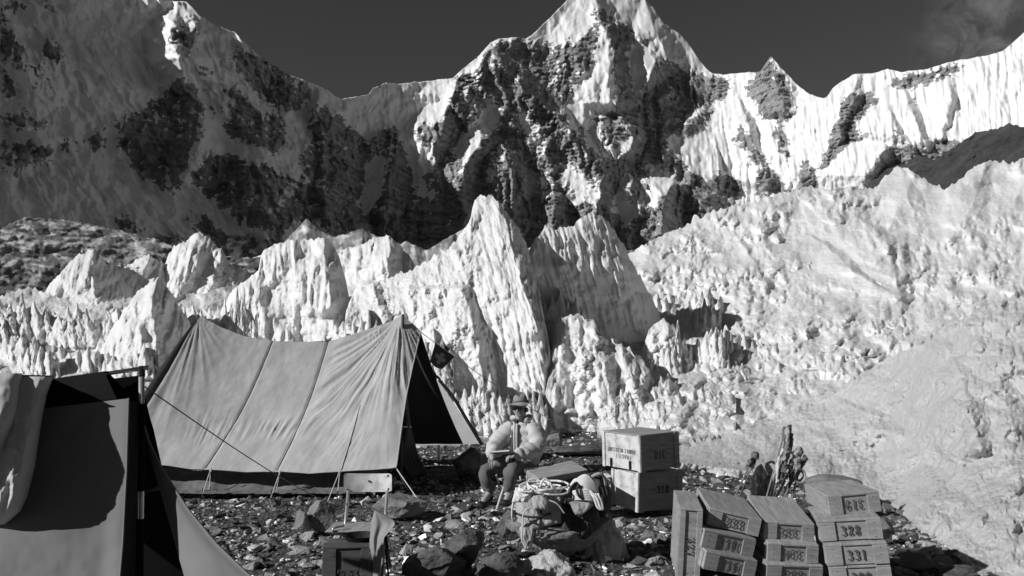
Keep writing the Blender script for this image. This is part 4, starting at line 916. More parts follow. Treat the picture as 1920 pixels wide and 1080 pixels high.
# ------------------------------------------------------------------ supply chests
def chest(loc, rot_deg, W, D, H, num, label, flip=False, seam=0.3, ink='ink', nh=0.068, pale=False, wood='wood', lid='wood_lid', quarter=None, group='stencilled supply chests'):
    """base centre at loc; the numbered end faces -Y"""
    t = Thing('supply_chest', label, 'chest', loc, [R(a) for a in rot_deg], group)
    P = lambda n, bm, m, par=None: t.part(n, bm, M[m], par, world=False)
    lt = 0.018; rec = 0.009
    P('body', box((0, rec / 2, (H - lt) / 2), (W - 0.012, D - 2 * rec, H - lt - 0.002), bev=0.003), wood)
    zc, hh = (H - lt) / 2, H - lt - 0.003
    for sx, wd in ((-1, 0.27), (1, 0.24)):
        for sy in (-1, 1):
            P('cleat', box((sx * (W / 2 - W * wd / 2), sy * (D / 2 - rec / 2 + 0.0005), zc), (W * wd, rec + 0.003, hh), bev=0.0025, jit=0.0012), wood)
    if seam:
        xs = -W / 2 + W * seam
        P('lid_plank', box(((-W / 2 + xs) / 2, 0, H - lt / 2), (xs + W / 2 - 0.003, D, lt), bev=0.003, jit=0.001), lid)
        P('lid_plank', box(((W / 2 + xs) / 2, 0, H - lt / 2 - 0.001), (W / 2 - xs - 0.003, D, lt), bev=0.003, jit=0.001), lid)
    else:
        P('lid_plank', box((0, 0, H - lt / 2), (W, D, lt), bev=0.003, jit=0.001), lid)
    for sx in (-1, 1):     # side battens and nail heads
        P('side_batten', box((sx * (W / 2 - 0.003), -D / 2 + 0.07, zc), (0.012, 0.05, hh - 0.004), bev=0.002), wood)
    nb = bmesh.new()
    for sx in (-1, 1):
        for k in range(3):
            bm_box(nb, (sx * (W / 2 - 0.05), -D / 2 - 0.001, zc + (k - 1) * hh * 0.36), (0.006, 0.003, 0.006))
    P('nail_heads', nb, 'iron')['kind'] = 'stuff'
    if num:
        b = lettering(num, nh * 0.56, nh, 0.17, flip, 1.28)
        if quarter: b.transform(Matrix.Rotation(quarter, 4, 'Y'))
        b.transform(Matrix.Translation((W * 0.0, -D / 2 + rec - 0.0055, zc)))
        P('stencil_number', b, ink)
    return t
def put(x, y, z, tilt, yaw): return (x, y, z), (tilt[0], tilt[1], yaw)
TD, TC, TB = (-0.1, -5.9), (9.4, 2.3), (5.9, 12.4)
for x, y, yaw, W, z, num, fl, lab in [
    (2.625, 6.463, -4.0, .384, .508, '319', True, 'topmost chest of the right stack, its number 319 upside down'),
    (2.571, 6.293, -13.9, .439, .349, '328', False, 'chest numbered 328, second from the top of the right stack'),
    (2.584, 6.223, -14.2, .429, .190, '331', False, 'chest numbered 331, under the one numbered 328'),
    (2.606, 6.226, -13.2, .414, .031, '329', False, 'chest numbered 329 at the foot of the right stack')]:
    a, b = put(x, y, z, TD, yaw); chest(a, b, W, .6, .156, num, lab, fl, seam=0.0 if num == '319' else 0.3, ink='ink_worn' if num == '319' else 'ink')
for x, y, yaw, W, z, num, fl, lab in [
    (2.093, 6.411, -4.1, .369, .368, '335', True, 'topmost chest of the middle stack, split lid and number 335 upside down'),
    (2.094, 6.363, -2.8, .375, .223, '334', True, 'chest below the split lid, its number 334 upside down'),
    (2.066, 6.341, 2.4, .422, .078, '322', False, 'chest at the foot of the middle stack, number cut by the frame edge')]:
    a, b = put(x, y, z, TC, yaw); chest(a, b, W, .6, .142, num, lab, fl, ink='ink_worn' if fl else 'ink', nh=.066)
for x, y, yaw, W, z, num, fl, lab in [
    (1.668, 6.401, -2.9, .393, .425, '333', False, 'topmost chest of the tilted left stack, numbered 333'),
    (1.540, 6.329, 10.0, .415, .286, '330', False, 'shaded chest numbered 330 under the tilted topmost one'),
    (1.534, 6.264, 9.1, .403, .147, '336', False, 'chest numbered 336 at the foot of the tilted left stack')]:
    a, b = put(x, y, z, TB, yaw); chest(a, b, W, .6, .136, num, lab, fl, seam=0.0, nh=.068)
chest((1.336, 6.357, 0.05), (3.8, 3.7, -6.6), .167, .584, .545, '327', 'chest standing on end beside the tilted stack, its number 327 running downwards', seam=0.0, quarter=math.pi / 2, nh=.07)
# slabs the stacks stand on
for (x, y, w, h, lab) in ((1.55, 6.25, .5, .12, 'flat stone propping the tilted left stack of chests'), (2.08, 6.45, .5, .1, 'flat stone under the middle stack of chests')):
    bm = rock_bm(w, .55, h, int(x * 100)); o = link('boulder', bm, M['boulder']); o.location = (x, y, -0.03); tag(o, lab, 'boulder', 'boulders lying on the scree')

# the stacked pair of bigger chests
def big_chest(loc, rot, W, D, H, num, fl, label, text=False, nx=0.0, nz=0.5):
    t = Thing('supply_chest', label, 'chest', loc, [R(a) for a in rot], 'stencilled supply chests')
    P = lambda n, bm, m, par=None: t.part(n, bm, M[m], par, world=False)
    e = 0.012
    P('body', box((0, 0, H / 2), (W - 2 * e, D - 2 * e, H - 0.03), bev=0.003), 'wood')
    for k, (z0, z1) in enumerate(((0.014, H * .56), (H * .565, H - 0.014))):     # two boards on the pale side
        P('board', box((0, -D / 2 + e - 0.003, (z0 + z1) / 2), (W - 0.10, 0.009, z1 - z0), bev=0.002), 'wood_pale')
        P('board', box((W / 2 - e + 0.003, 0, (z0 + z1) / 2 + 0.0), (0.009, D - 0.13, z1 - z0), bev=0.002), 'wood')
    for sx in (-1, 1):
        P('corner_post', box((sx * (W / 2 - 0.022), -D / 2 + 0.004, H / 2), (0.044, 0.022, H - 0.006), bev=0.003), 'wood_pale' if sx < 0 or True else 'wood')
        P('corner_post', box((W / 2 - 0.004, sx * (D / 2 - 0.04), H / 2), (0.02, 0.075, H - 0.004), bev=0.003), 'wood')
    P('lid_plank', box((-W * .22, 0, H - 0.006), (W * .56 - 0.004, D + 0.006, 0.016), bev=0.003), 'wood_lid')
    P('lid_plank', box((W * .28, 0, H - 0.007), (W * .44 - 0.004, D + 0.006, 0.016), bev=0.003), 'wood_lid')
    b = lettering(num, .05, .078, .26, fl); b.transform(Matrix.Rotation(math.pi / 2, 4, 'Z')); b.transform(Matrix.Translation((W / 2 - e + 0.0090, nx, H * nz)))
    P('stencil_number', b, 'ink_worn' if fl else 'ink')
    if text:
        for word, x, z, w in (('HANDLE', .145, .515, .0265), ('WITH', -.03, .515, .0265), ('CARE', -.175, .515, .0265), ('FRAGILE', .03, .36, .032)):
            b = lettering(word, w, .042, .22, True, 1.2); b.transform(Matrix.Translation((x, -D / 2 + 0.0030, H * z))); P('stencil_word', b, 'ink')
        for x in (-0.17, 0.15):
            lb = box((x, -D / 2 + 0.001, H * .17), (.036, .014, .085), bev=.004); bm_box(lb, (x, -D / 2 - .004, H * .23), (.024, .02, .03), bev=.004); bm_box(lb, (x, -D / 2 - .004, H * .08), (.02, .02, .03), bev=.004)
            la = P('latch', lb, 'iron'); P('hasp', box((x, -D / 2 - 0.012, H * .15), (.015, .012, .05), bev=.003), 'iron', la)
    return t
big_chest((1.521, 9.215, 0.082 - .06), (-1.3, 1.5, -62.0), .507, .617, .43, '318', False, 'lower chest of the stacked pair, numbered 318', nx=0.03, nz=.55)
big_chest((1.465, 9.196, 0.470), (1.5, 0.4, -57.1), .642, .582, .405, '310', True, 'upper chest of the stacked pair, upside-down lettering and two black latches on its pale side', True, nx=0.0, nz=.42)
# dark chest beside the man
t = Thing('supply_chest', 'dark lidded chest between the seated man and the white rope', 'chest', (0.489, 8.763, 0.10), (R(6.4), R(8.0), R(-67.6)), 'stencilled supply chests')
W, D, H = .389, .577, .42
P = lambda n, bm, m, par=None: t.part(n, bm, M[m], par, world=False)
P('body', box((0, 0, H / 2 - .01), (W - .03, D - .03, H - .03), bev=.004), 'wood')
P('lid', box((0, 0, H - .02), (W, D, .04), bev=.006), 'wood_lid')
for sx in (-1, 1):
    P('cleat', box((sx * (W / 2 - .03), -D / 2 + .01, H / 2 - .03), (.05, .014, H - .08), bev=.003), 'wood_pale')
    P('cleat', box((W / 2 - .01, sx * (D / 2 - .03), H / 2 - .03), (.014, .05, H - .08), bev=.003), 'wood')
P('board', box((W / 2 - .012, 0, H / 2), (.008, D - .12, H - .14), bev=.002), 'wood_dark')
# chest 295
t = chest((-1.150, 5.834, 0.0), (-3.0, -0.5, 4.9), .345, .357, .373, '295', 'dark chest numbered 295 at the bottom edge in front of the chair', seam=0.0, nh=.075, wood='wood_dark', lid='wood_dark')
pc = Vector((-1.10, 5.90, 0.362))
bm = bmesh.new(); bmesh.ops.create_cone(bm, cap_ends=True, segments=28, radius1=.085, radius2=.125, depth=.05)
top = max(bm.faces, key=lambda f: f.calc_center_median().z); bmesh.ops.inset_region(bm, faces=[top], thickness=.008)
top = max((f for f in bm.faces if len(f.verts) > 20), key=lambda f: f.calc_center_median().z)
for v in top.verts: v.co.z -= .042; v.co.x *= .72; v.co.y *= .72
bm.transform(Matrix.Translation(pc + Vector((0, 0, .026))))
tp = Thing('pan', 'dark shallow pan standing on the chest numbered 295', 'pan', pc)
tp.part('bowl', bm, M['iron'], smooth=False)
tp.part('handle', tube(bmesh.new(), [pc + Vector((-.12, 0, .045)), pc + Vector((-.17, .01, .055)), pc + Vector((-.22, .02, .05))], .009), M['iron'])

# ------------------------------------------------------------------ folding chair
c0 = Wv(684, 1068, 6.4); c0.z = gz(c0.x, c0.y)
t = Thing('folding_chair', 'empty folding chair with a worn pale backrest beside the black chest', 'chair', c0)
bkr = []
for i in range(9):
    ring = []
    for side in (0, 1):
        for j in (range(17) if side == 0 else range(16, -1, -1)):
            u = j / 8 - 1; e = 1.5 if i in (0, 8) and abs(u) > .95 else 0
            p = Wn(np.float64(689.5 + (45 - e * .6) * u), np.float64(889.5 + 34 * i / 8 - 1.5 * u * u + (e if i == 0 else -e)), np.float64(6.45)); p[1] += 0.035 * (1 - u * u) + side * .012
            ring.append(p)
    bkr.append(ring)
bm = sheet(np.array(bkr), close_u=True)
for k in (0, 8):
    vs_ = [v for v in bm.verts][k * 34:(k + 1) * 34]
    for j in range(16): bm.faces.new((vs_[j], vs_[j + 1], vs_[33 - j - 1], vs_[33 - j]))
M['chipped'] = noise_mat('chipped_white_paint', 0.55, 0.80, scale=9, detail=10, rough=0.5, bump=0.2, contrast=(0.38, 0.52))
t.part('backrest', bm, M['chipped'], smooth=False)
zs = 0.40
def A(px, py, d): return Wv(px, py, d)
for sx, (a, b) in (('l', ((653, 920), (640, 1068))), ('r', ((726, 920), (716, 1076)))):
    t.part('leg', tube(bmesh.new(), [A(a[0], a[1], 6.44), A((a[0] + b[0]) / 2, (a[1] + b[1]) / 2, 6.3), A(b[0], b[1] + 8, 6.15)], .0125, 8), M['metal'], smooth=True)
    x = A(b[0], b[1], 6.15)
    t.part('leg', tube(bmesh.new(), [A(b[0] + 6, 1000, 6.12), A(b[0] + (16 if sx == 'r' else 4), 1062, 6.55)], .0115, 8), M['iron'], smooth=True)
sl, sr = A(645, 980, 6.4), A(722, 979, 6.4)
seat = box((0, 0, 0), (.37, .34, .018), bev=.006)
t.part('seat', seat.copy() if False else seat, M['chipped'] if False else M['wood_lid'], world=False).location = Vector(((sl.x + sr.x) / 2 - .045, 6.22, zs)) - c0
t.part('crossbar', tube(bmesh.new(), [A(641, 1000, 6.2), A(718, 1002, 6.2)], .011, 8), M['metal'], smooth=True)
t.part('crossbar', tube(bmesh.new(), smooth_path([A(645, 986, 6.1), A(626, 990, 6.05), A(626, 1000, 6.05), A(643, 1002, 6.1)], 5), .009, 6), M['metal'], smooth=True)
for x, y in ((652, 918), (727, 892), (692, 902), (728, 917)): t.part('bolt', tube(bmesh.new(), [A(x, y, 6.49), A(x, y, 6.455 if x != 692 else 6.475)], .008), M['iron'])

# pennant hanging from a leaning stick
pb = A(704, 1085, 5.7); pb.z = 0
t = Thing('pennant', 'limp grey pennant hanging from a stick against the folding chair', 'flag', pb)
st0, st1 = A(684, 944, 5.74), A(750, 985, 5.62)
t.part('stick', tube(bmesh.new(), [st0, st1], .007), M['cane'])
t.part('prop', tube(bmesh.new(), [A(716, 966, 5.72), A(729, 1085, 5.9)], .008), M['iron'])
NR, NC = 40, 24; co = np.zeros((NR, NC, 3))
for i in range(NR):
    v = i / (NR - 1)
    l = pl([(0, 703), (.18, 696), (.45, 693), (.75, 692), (1, 690)], v); r = pl([(0, 706), (.16, 738), (.22, 741), (.42, 720), (.7, 716), (1, 712)], v); y = 955 + 126 * v
    for j in range(NC):
        u = j / (NC - 1); px = l + (r - l) * u
        co[i, j] = Wn(np.float64(px), np.float64(y - 0 * u), np.float64(5.70 - .10 * u - .018 * math.sin(u * 6 + v * 2.5) * (0.3 + v) - .008 * math.sin(u * 13 - v * 5)))
grid_obj('cloth', co, M['flag_grey'], t)
# ------------------------------------------------------------------ big tent
tb = Vector((-3.0, 11.3, 0)); t = Thing('ridge_tent', 'big grey ridge tent with a sagging ridge and a dark open end', 'tent', tb)
RID = [(373, 592), (395, 604), (417, 615), (460, 631), (505, 639), (553, 641), (615, 640), (660, 629), (703, 615), (733, 603), (755, 590), (772, 606), (789, 623)]
EAV = [(205, 866), (262, 868), (320, 873), (355, 879), (395, 880), (460, 884.5), (525, 884), (580, 887.5), (637, 884), (690, 881), (743, 877)]
def ridge_pt(u):
    px = 373 + (789 - 373) * u
    return Wn(px, pl(RID, px), 11.3 + 0.1 * u)
def eave_pt(u):
    px = 205 + (743 - 205) * u
    return Wn(px, pl(EAV, px), 10.15 - 0.15 * u)
NV, NU = 110, 300
U, V = np.meshgrid(np.linspace(0, 1, NU), np.linspace(0, 1, NV))
Rp, Ep = ridge_pt(U), eave_pt(U)
co = Rp + (Ep - Rp) * V[..., None]
nrm = np.array([0.0, -0.85, 0.52])
sag = -0.16 * np.sin(math.pi * V) * (0.45 + 0.55 * np.sin(math.pi * np.clip(U, 0, 1)))
# right hem curves in
edge = sstep(0.8, 1.0, U); co[..., 0] -= 0.05 * np.sin(math.pi * V) ** 1.2 * edge
# tension folds fanning from the right peak
du, dv = (0.905 - U) * 3.1, V * 2.0
th = np.arctan2(dv, du); rr = np.hypot(du, dv)
fold = ridged(th * 5.2 + 0.15 * fbm(U * 6, V * 5, 2, 3), rr * 0.45, 3, 603, 0.55) - 0.55
wf = sstep(0.60, 0.66, U + 0.04 * V) * sstep(0.05, 0.3, rr) * (1 - 0.75 * sstep(0.55, 0.85, V + 0.25 * np.abs(th - 0.9)))
w2 = np.exp(-((U - 0.30) / 0.10) ** 2 - ((V - 0.70) / 0.10) ** 2) + np.exp(-((U - 0.52) / 0.10) ** 2 - ((V - 0.66) / 0.07) ** 2) + 0.5 * np.exp(-((U - 0.80) / 0.12) ** 2 - ((V - 0.8) / 0.10) ** 2)
crimp = (ridged((U * 3.0 + (V - 0.7) * (U - 0.42) * 2) * 14, V * 2.2, 2, 611) - 0.6)
th2 = np.arctan2(V, (U - 0.0) * 1.6); fold2 = ridged(th2 * 5, V * 0.6, 2, 621) - 0.6
wl2 = sstep(0.22, 0.02, U)
h = sag + 0.085 * fold * wf + 0.035 * crimp * w2 + 0.035 * fold2 * wl2 + 0.010 * fbm(U * 16, V * 9, 4, 631)
for us in (0.33, 0.58):
    uu = us + 0.02 * np.sin(math.pi * V) * 0; h = h - 0.012 * np.exp(-((U - uu) / 0.006) ** 2)
co = co + nrm * h[..., None]
cuts = [0, int(.33 * NU), int(.58 * NU), NU - 1]
for a, b in zip(cuts, cuts[1:]): grid_obj('roof_panel', co[:, a:b + 1], M['tent'], t)
for c in cuts[1:3]:
    t.part('seam', tube(bmesh.new(), [Vector(p) + Vector((0, -.004, .004)) for p in co[::4, c]], .006, 4), M['tent_inner'])
t.part('seam', tube(bmesh.new(), [Vector(p) + Vector((0, -.004, .004)) for p in co[int(NV * .55)::4, int(.805 * NU)]], .007, 4), M['tent'])
t.part('hem', tube(bmesh.new(), [Vector(p) for p in co[-1, ::4]], .008, 5), M['tent'])
t.part('hem', tube(bmesh.new(), [Vector(p) for p in co[::4, -1]], .009, 5), M['tent'])
# far slope
U2, V2 = np.meshgrid(np.linspace(0, 1, 60), np.linspace(0, 1, 40))
Rb = ridge_pt(U2); fe = np.stack([-4.85 + (-0.77 + 4.85) * U2, 12.75 + 0 * U2, 0.37 + 0 * U2], -1)
cb = Rb + (fe - Rb) * V2[..., None] + np.array([0, .8, .5]) * (-0.14 * np.sin(math.pi * V2))[..., None]
cb[..., 2] += 0.012 * fbm(U2 * 12, V2 * 8, 3, 641)
grid_obj('roof_panel', cb, M['tent_inner'], t)  # darker than the near roof: shade of the open end put into the colour
# left gable
g0, g1, g2 = ridge_pt(np.float64(0)), eave_pt(np.float64(0)), fe[0, 0]
V3, U3 = np.meshgrid(np.linspace(0, 1, 24), np.linspace(0, 1, 24), indexing='ij')
a = g0 + (g1 - g0) * V3[..., None]; b = g0 + (g2 - g0) * V3[..., None]
gab = a + (b - a) * U3[..., None]; gab[..., 0] += 0.12 * np.sin(math.pi * U3) * V3 - 0.10 * np.sin(math.pi * V3) * (1 - U3)
grid_obj('gable', gab, M['tent'], t)
# inner tent: walls, open door with hanging flaps
ix = -1.72
def tri_sheet(p, q, r, n=14, m=14, push=None):
    s_, q_ = np.meshgrid(np.linspace(0, 1, n), np.linspace(0, 1, m), indexing='ij')
    p, q, r = np.array(p), np.array(q), np.array(r)
    a = p + (q - p) * s_[..., None]; b = p + (r - p) * s_[..., None]; c = a + (b - a) * q_[..., None]
    if push is not None: c[..., 0] += push * np.sin(q_ * 19 + s_ * 3) * s_
    return c
apex = (ix, 11.35, 2.08)
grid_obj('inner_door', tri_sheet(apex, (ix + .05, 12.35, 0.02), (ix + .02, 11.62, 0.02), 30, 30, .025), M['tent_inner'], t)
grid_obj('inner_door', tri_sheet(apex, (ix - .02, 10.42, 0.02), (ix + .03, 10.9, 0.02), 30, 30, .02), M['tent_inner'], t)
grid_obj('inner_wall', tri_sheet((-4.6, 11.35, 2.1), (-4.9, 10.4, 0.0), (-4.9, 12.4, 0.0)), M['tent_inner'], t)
fl = []
for k in range(5):
    y = 11.42 + .05 * k
    fl.append(smooth_path([(ix + .10, 11.40 + .012 * k, 1.75), (ix + .16, y, 1.2), (ix + .22, y + .04, .72), (ix + .12 + .05 * k, y + .1, .3), (ix + .3 + .04 * k, y + .14, .03)], 5))
t.part('door_flap', tubes(fl, [.03, .034, .036, .038, .04, .042, .044, .045, .045, .045, .045, .046, .05, .05, .05, .05, .05, .05, .05, .05, .045], 8), M['tent_inner'], smooth=True)
t.part('door_tie', tube(bmesh.new(), [(ix + .18, 11.34, .75), (ix + .28, 11.5, .74), (ix + .2, 11.68, .73)], .012), M['rope'])
# wall below the eaves
U4, V4 = np.meshgrid(np.linspace(0, 1, 140), np.linspace(0, 1, 14))
wx = -5.0 + (-1.70 + 5.0) * U4
wz = 0.30 * (1 - V4) + 0.015; wz = wz - 0.05 * V4 * 0
wy = 10.42 - 0.36 * V4 ** 1.3 + 0.035 * np.sin(U4 * 34) * np.sin(math.pi * V4) + 0.03 * fbm(U4 * 20, V4 * 3, 3, 651)
wz = wz - 0.05 * np.abs(np.sin(U4 * 17)) * (1 - V4) + 0.012 * fbm(U4 * 30, V4 * 4, 3, 652)
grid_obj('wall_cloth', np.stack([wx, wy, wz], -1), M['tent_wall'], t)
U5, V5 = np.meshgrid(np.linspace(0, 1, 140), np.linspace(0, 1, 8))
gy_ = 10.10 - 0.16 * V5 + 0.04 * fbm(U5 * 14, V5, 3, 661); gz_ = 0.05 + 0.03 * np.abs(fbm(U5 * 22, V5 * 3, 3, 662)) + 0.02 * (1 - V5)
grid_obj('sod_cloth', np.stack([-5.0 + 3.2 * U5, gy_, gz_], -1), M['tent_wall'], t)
t.part('tent_pole', tube(bmesh.new(), [(-1.56, 11.33, 0), (-1.55, 11.30, 2.335)], .022, 10), M['wood_dark'])
t.part('tent_pole', tube(bmesh.new(), [(-4.5, 11.33, 0), (-4.46, 11.30, 2.33)], .022, 10), M['wood_dark'])
# guys and pegs
def ground_at(px, py):
    d = EYE * F / (py - 680); p = Wv(px, py, d); p.z = gz(p.x, p.y) + .01; return p
def peg(th, p): th.part('peg', tube(bmesh.new(), [p + Vector((.0, .03, .10)), p + Vector((0, -.01, -.05))], .009, 5), M['iron'])
for (ex, ey), (qx, qy) in [((395, 880), (378, 926)), ((395, 880), (392, 924)), ((525, 884), (508, 928)), ((525, 884), (516, 924)), ((637, 884), (612, 938)), ((637, 884), (632, 930)), ((743, 878), (766, 916)), ((743, 878), (789, 936))]:
    e = Wv(ex, ey, 10.1 if ex < 500 else 10.02); q = ground_at(qx, qy)
    t.part('guy_rope', tube(bmesh.new(), [e, q], .006, 5), M['rope']); peg(t, q)
for ex, ey in ((395, 881), (525, 885), (637, 885)):
    e = Wv(ex, ey, 10.03); t.part('toggle', box(e, (.03, .012, .05), bev=.004), M['wood_pale'])
# ridge guy over the scree, with its flag
r0 = Vector([float(v) for v in ridge_pt(np.float64(1.0))]); r1 = Wv(1128, 838, 15.0)
gp = [r0 + (r1 - r0) * s + Vector((0, 0, -0.10 * math.sin(math.pi * s))) for s in np.linspace(0, 1, 14)]
t.part('guy_rope', tube(bmesh.new(), gp, .0055, 5), M['rope'])
def along(s): return r0 + (r1 - r0) * s + Vector((0, 0, -0.10 * math.sin(math.pi * s)))
s0 = min(np.linspace(0, 1, 400), key=lambda s: abs(960 + F * along(s).x / along(s).y - 816)); s1 = min(np.linspace(0, 1, 400), key=lambda s: abs(960 + F * along(s).x / along(s).y - 853))
fa, fb = along(s0), along(s1)
tf = Thing('flag', 'small dark flag with a pale cross tied to the ridge guy rope', 'flag', fa)
NR, NC = 26, 26; co = np.zeros((NR, NC, 3))
dn_l, dn_r = Wv(806, 677, fa.y) - fa, Wv(829, 692, fb.y) - fb
for i in range(NR):
    for j in range(NC):
        u, v = j / (NC - 1), i / (NR - 1)
        p = fa + (fb - fa) * u + (dn_l * (1 - u) + dn_r * u) * v + Vector((0, .03 * math.sin(5 * u + 3 * v), 0)) * (0.4 + v) + Vector((0, 0, -.03 * math.sin(math.pi * u) * v))
        co[i, j] = p
grid_obj('cloth', co, M['flag_dark'], tf)
cr = co + np.array([0, -.006, .0])
grid_obj('cross', cr[5:21, 10:16], M['flag_grey'], tf); grid_obj('cross', cr[10:16, 5:21] + np.array([0, -.0015, 0]), M['flag_grey'], tf)

# ------------------------------------------------------------------ pale tent behind the open end
tp_ = Wv(824, 712, 13.9); base = Vector((tp_.x, 13.9, 0))
t = Thing('ridge_tent', 'pale tent mostly hidden behind the open end of the big tent', 'tent', base)
def P3(px, py, d): return np.array(Wv(px, py, d))
def quad_sheet(a, b, c, d, n=24, m=24, amp=.01, seed=0):
    s_, q_ = np.meshgrid(np.linspace(0, 1, n), np.linspace(0, 1, m), indexing='ij')
    g = (a * (1 - q_)[..., None] + b * q_[..., None]) * (1 - s_)[..., None] + (d * (1 - q_)[..., None] + c * q_[..., None]) * s_[..., None]
    g[..., 1] += amp * fbm(s_ * 6, q_ * 6, 3, seed) + amp * 2 * np.sin(math.pi * s_) * np.sin(math.pi * q_); return g
grid_obj('roof_panel', quad_sheet(P3(700, 712, 14.2), P3(822, 713, 13.9), P3(902, 832, 13.0), P3(700, 838, 13.2), seed=5), M['tent_pale'], t)
grid_obj('roof_panel', quad_sheet(P3(700, 712, 14.2), P3(822, 713, 13.9), P3(872, 822, 15.2), P3(700, 822, 15.4), seed=6), M['tent_pale'], t)
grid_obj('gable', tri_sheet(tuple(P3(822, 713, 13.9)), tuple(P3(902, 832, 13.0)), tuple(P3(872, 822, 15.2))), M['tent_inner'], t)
t.part('edge_tape', tube(bmesh.new(), smooth_path([P3(824, 713, 13.88), P3(850, 745, 13.55), P3(868, 775, 13.35), P3(903, 833, 12.98)], 4), .028, 6), M['tent_dark'])
t.part('tent_pole', tube(bmesh.new(), [Vector(P3(824, 708, 13.9)), Vector((base.x, 13.9, 0))], .02, 8), M['metal'])
t.part('guy_rope', tube(bmesh.new(), [Vector(P3(824, 710, 13.9)), Vector(P3(812, 700, 13.5))], .02, 6), M['tent_dark'])

# ------------------------------------------------------------------ near tent, left
nb_ = Vector((-2.14, 4.6, 0)); t = Thing('wedge_tent', 'low canvas tent at the left edge with its ridge pole showing', 'tent', nb_)
def Q(px, py, d): return np.array(Wv(px, py, d))
rp0, rp1 = Q(-160, 752, 4.55), Q(279, 689, 4.62)
t.part('ridge_pole', tube(bmesh.new(), [Vector(rp0), Vector(rp1)], .0125, 10), M['metal'], smooth=True)
t.part('tent_pole', tube(bmesh.new(), [Vector(Q(265.5, 700, 4.62)), Vector(Q(264, 1000, 4.62)), Vector(Q(257, 1218, 4.62))], .0165, 12), M['metal'], smooth=True)
t.part('pole_cap', tube(bmesh.new(), [Vector(Q(266, 686, 4.62)), Vector(Q(266, 706, 4.62))], .019, 10), M['iron'])
for y0, y1 in ((757, 921), (974, 1215)):
    t.part('pole_sleeve', tube(bmesh.new(), [Vector(Q(265.0 - (y0 - 757) * .014, y0, 4.60)), Vector(Q(262.5 - (y1 - 921) * .012, y1, 4.60))], .024, 10), M['tent_dark'], smooth=True)
# ridge sleeve, black, in front of and over the pole
n1 = 20; ss = np.linspace(0, 1, n1)
top = np.stack([Q(-160 + (197 + 160) * s_, 751 - 51 * s_, 4.56) for s_ in ss]); bot = np.stack([Q(-160 + (219 + 160) * s_, 790 - 42 * s_, 4.47) for s_ in ss])
bk_ = bot + np.array([0, .2, -.02])
lay = np.stack([bk_, top + np.array([0, .03, .012]), top + np.array([0, -.015, .012]), bot], 0)
grid_obj('ridge_sleeve', lay, M['tent_dark'], t)
# near slope
NV, NU = 70, 90
U, V = np.meshgrid(np.linspace(0, 1, NU), np.linspace(0, 1, NV))
pxr = pl([(0, 241), (.3, 237), (.6, 230), (1, 214)], V); px = -170 + (pxr + 170) * U
pyt = 795 - 48 * U; py = pyt + (1200 - pyt) * V
dd = 4.46 - 0.85 * V - 0.05 * np.sin(math.pi * V) * np.sin(math.pi * U)
dd = dd + 0.012 * fbm(U * 5, V * 7, 4, 671) - 0.03 * sstep(.9, 1, U) + 0.010 * ridged(U * 3 + V * 5, V * 2 - U * 2, 3, 672)
grid_obj('roof_panel', Wn(px, py, dd), M['tent_near'], t)
t.part('hem', tube(bmesh.new(), [Vector(p) for p in Wn(px[::3, -1], py[::3, -1], dd[::3, -1] - .002)], .006, 5), M['tent_near'])
# laced dark strip beside the door
U, V = np.meshgrid(np.linspace(0, 1, 12), np.linspace(0, 1, 120))
px = pl([(0, 243), (.3, 239), (.6, 232), (1, 216)], V) + (pl([(0, 262), (1, 250)], V) - pl([(0, 243), (.3, 239), (.6, 232), (1, 216)], V)) * U
py = 752 + 452 * V; dd = 4.44 - 0.84 * V + 0.17 * U * (1 + V * 4.0) * 1.0 + .008 * np.sin(V * 150) * np.sin(math.pi * U) + .006 * fbm(U * 4, V * 30, 3, 675)
grid_obj('lacing_strip', Wn(px, py, dd), M['tent_dark'], t)
# far slope and the pulled out door flap
grid_obj('roof_panel', quad_sheet(Q(-160, 752, 4.6), Q(262, 704, 4.66), Q(372, 1150, 5.0), Q(-60, 1150, 5.0), seed=9, amp=.02), M['tent_dark'], t)  # near-black far slope: the shade inside the tent is put into its colour
U, V = np.meshgrid(np.linspace(0, 1, 30), np.linspace(0, 1, 80))
lx = pl([(0, 266), (.3, 291), (.6, 319), (.89, 345), (1, 354)], V); rx_ = pl([(0, 269), (.1, 278), (.28, 306), (.5, 352), (.7, 404), (.9, 470), (1, 510)], V)
px = lx + (rx_ - lx) * U; py = 795 + 320 * V; dd = 4.62 - 0.74 * V - 0.10 * U * V + .02 * np.sin(U * 5 + 2) * V + .015 * ridged(U * 2.2, V * 1.4, 2, 677) * V
grid_obj('door_flap', Wn(px, py, dd), M['tent_near'], t)
t.part('hem', tube(bmesh.new(), [Vector(p) for p in Wn(px[::4, -1], py[::4, -1], dd[::4, -1] - .002)], .008, 5), M['tent_near'])
g0 = Vector(Q(267, 722, 4.62)); g1 = ground_at(640, 945)
t.part('guy_rope', tube(bmesh.new(), [g0 + (g1 - g0) * s_ + Vector((0, 0, -.05 * math.sin(math.pi * s_))) for s_ in np.linspace(0, 1, 12)], .0042, 5), M['cord']); peg(t, g1)

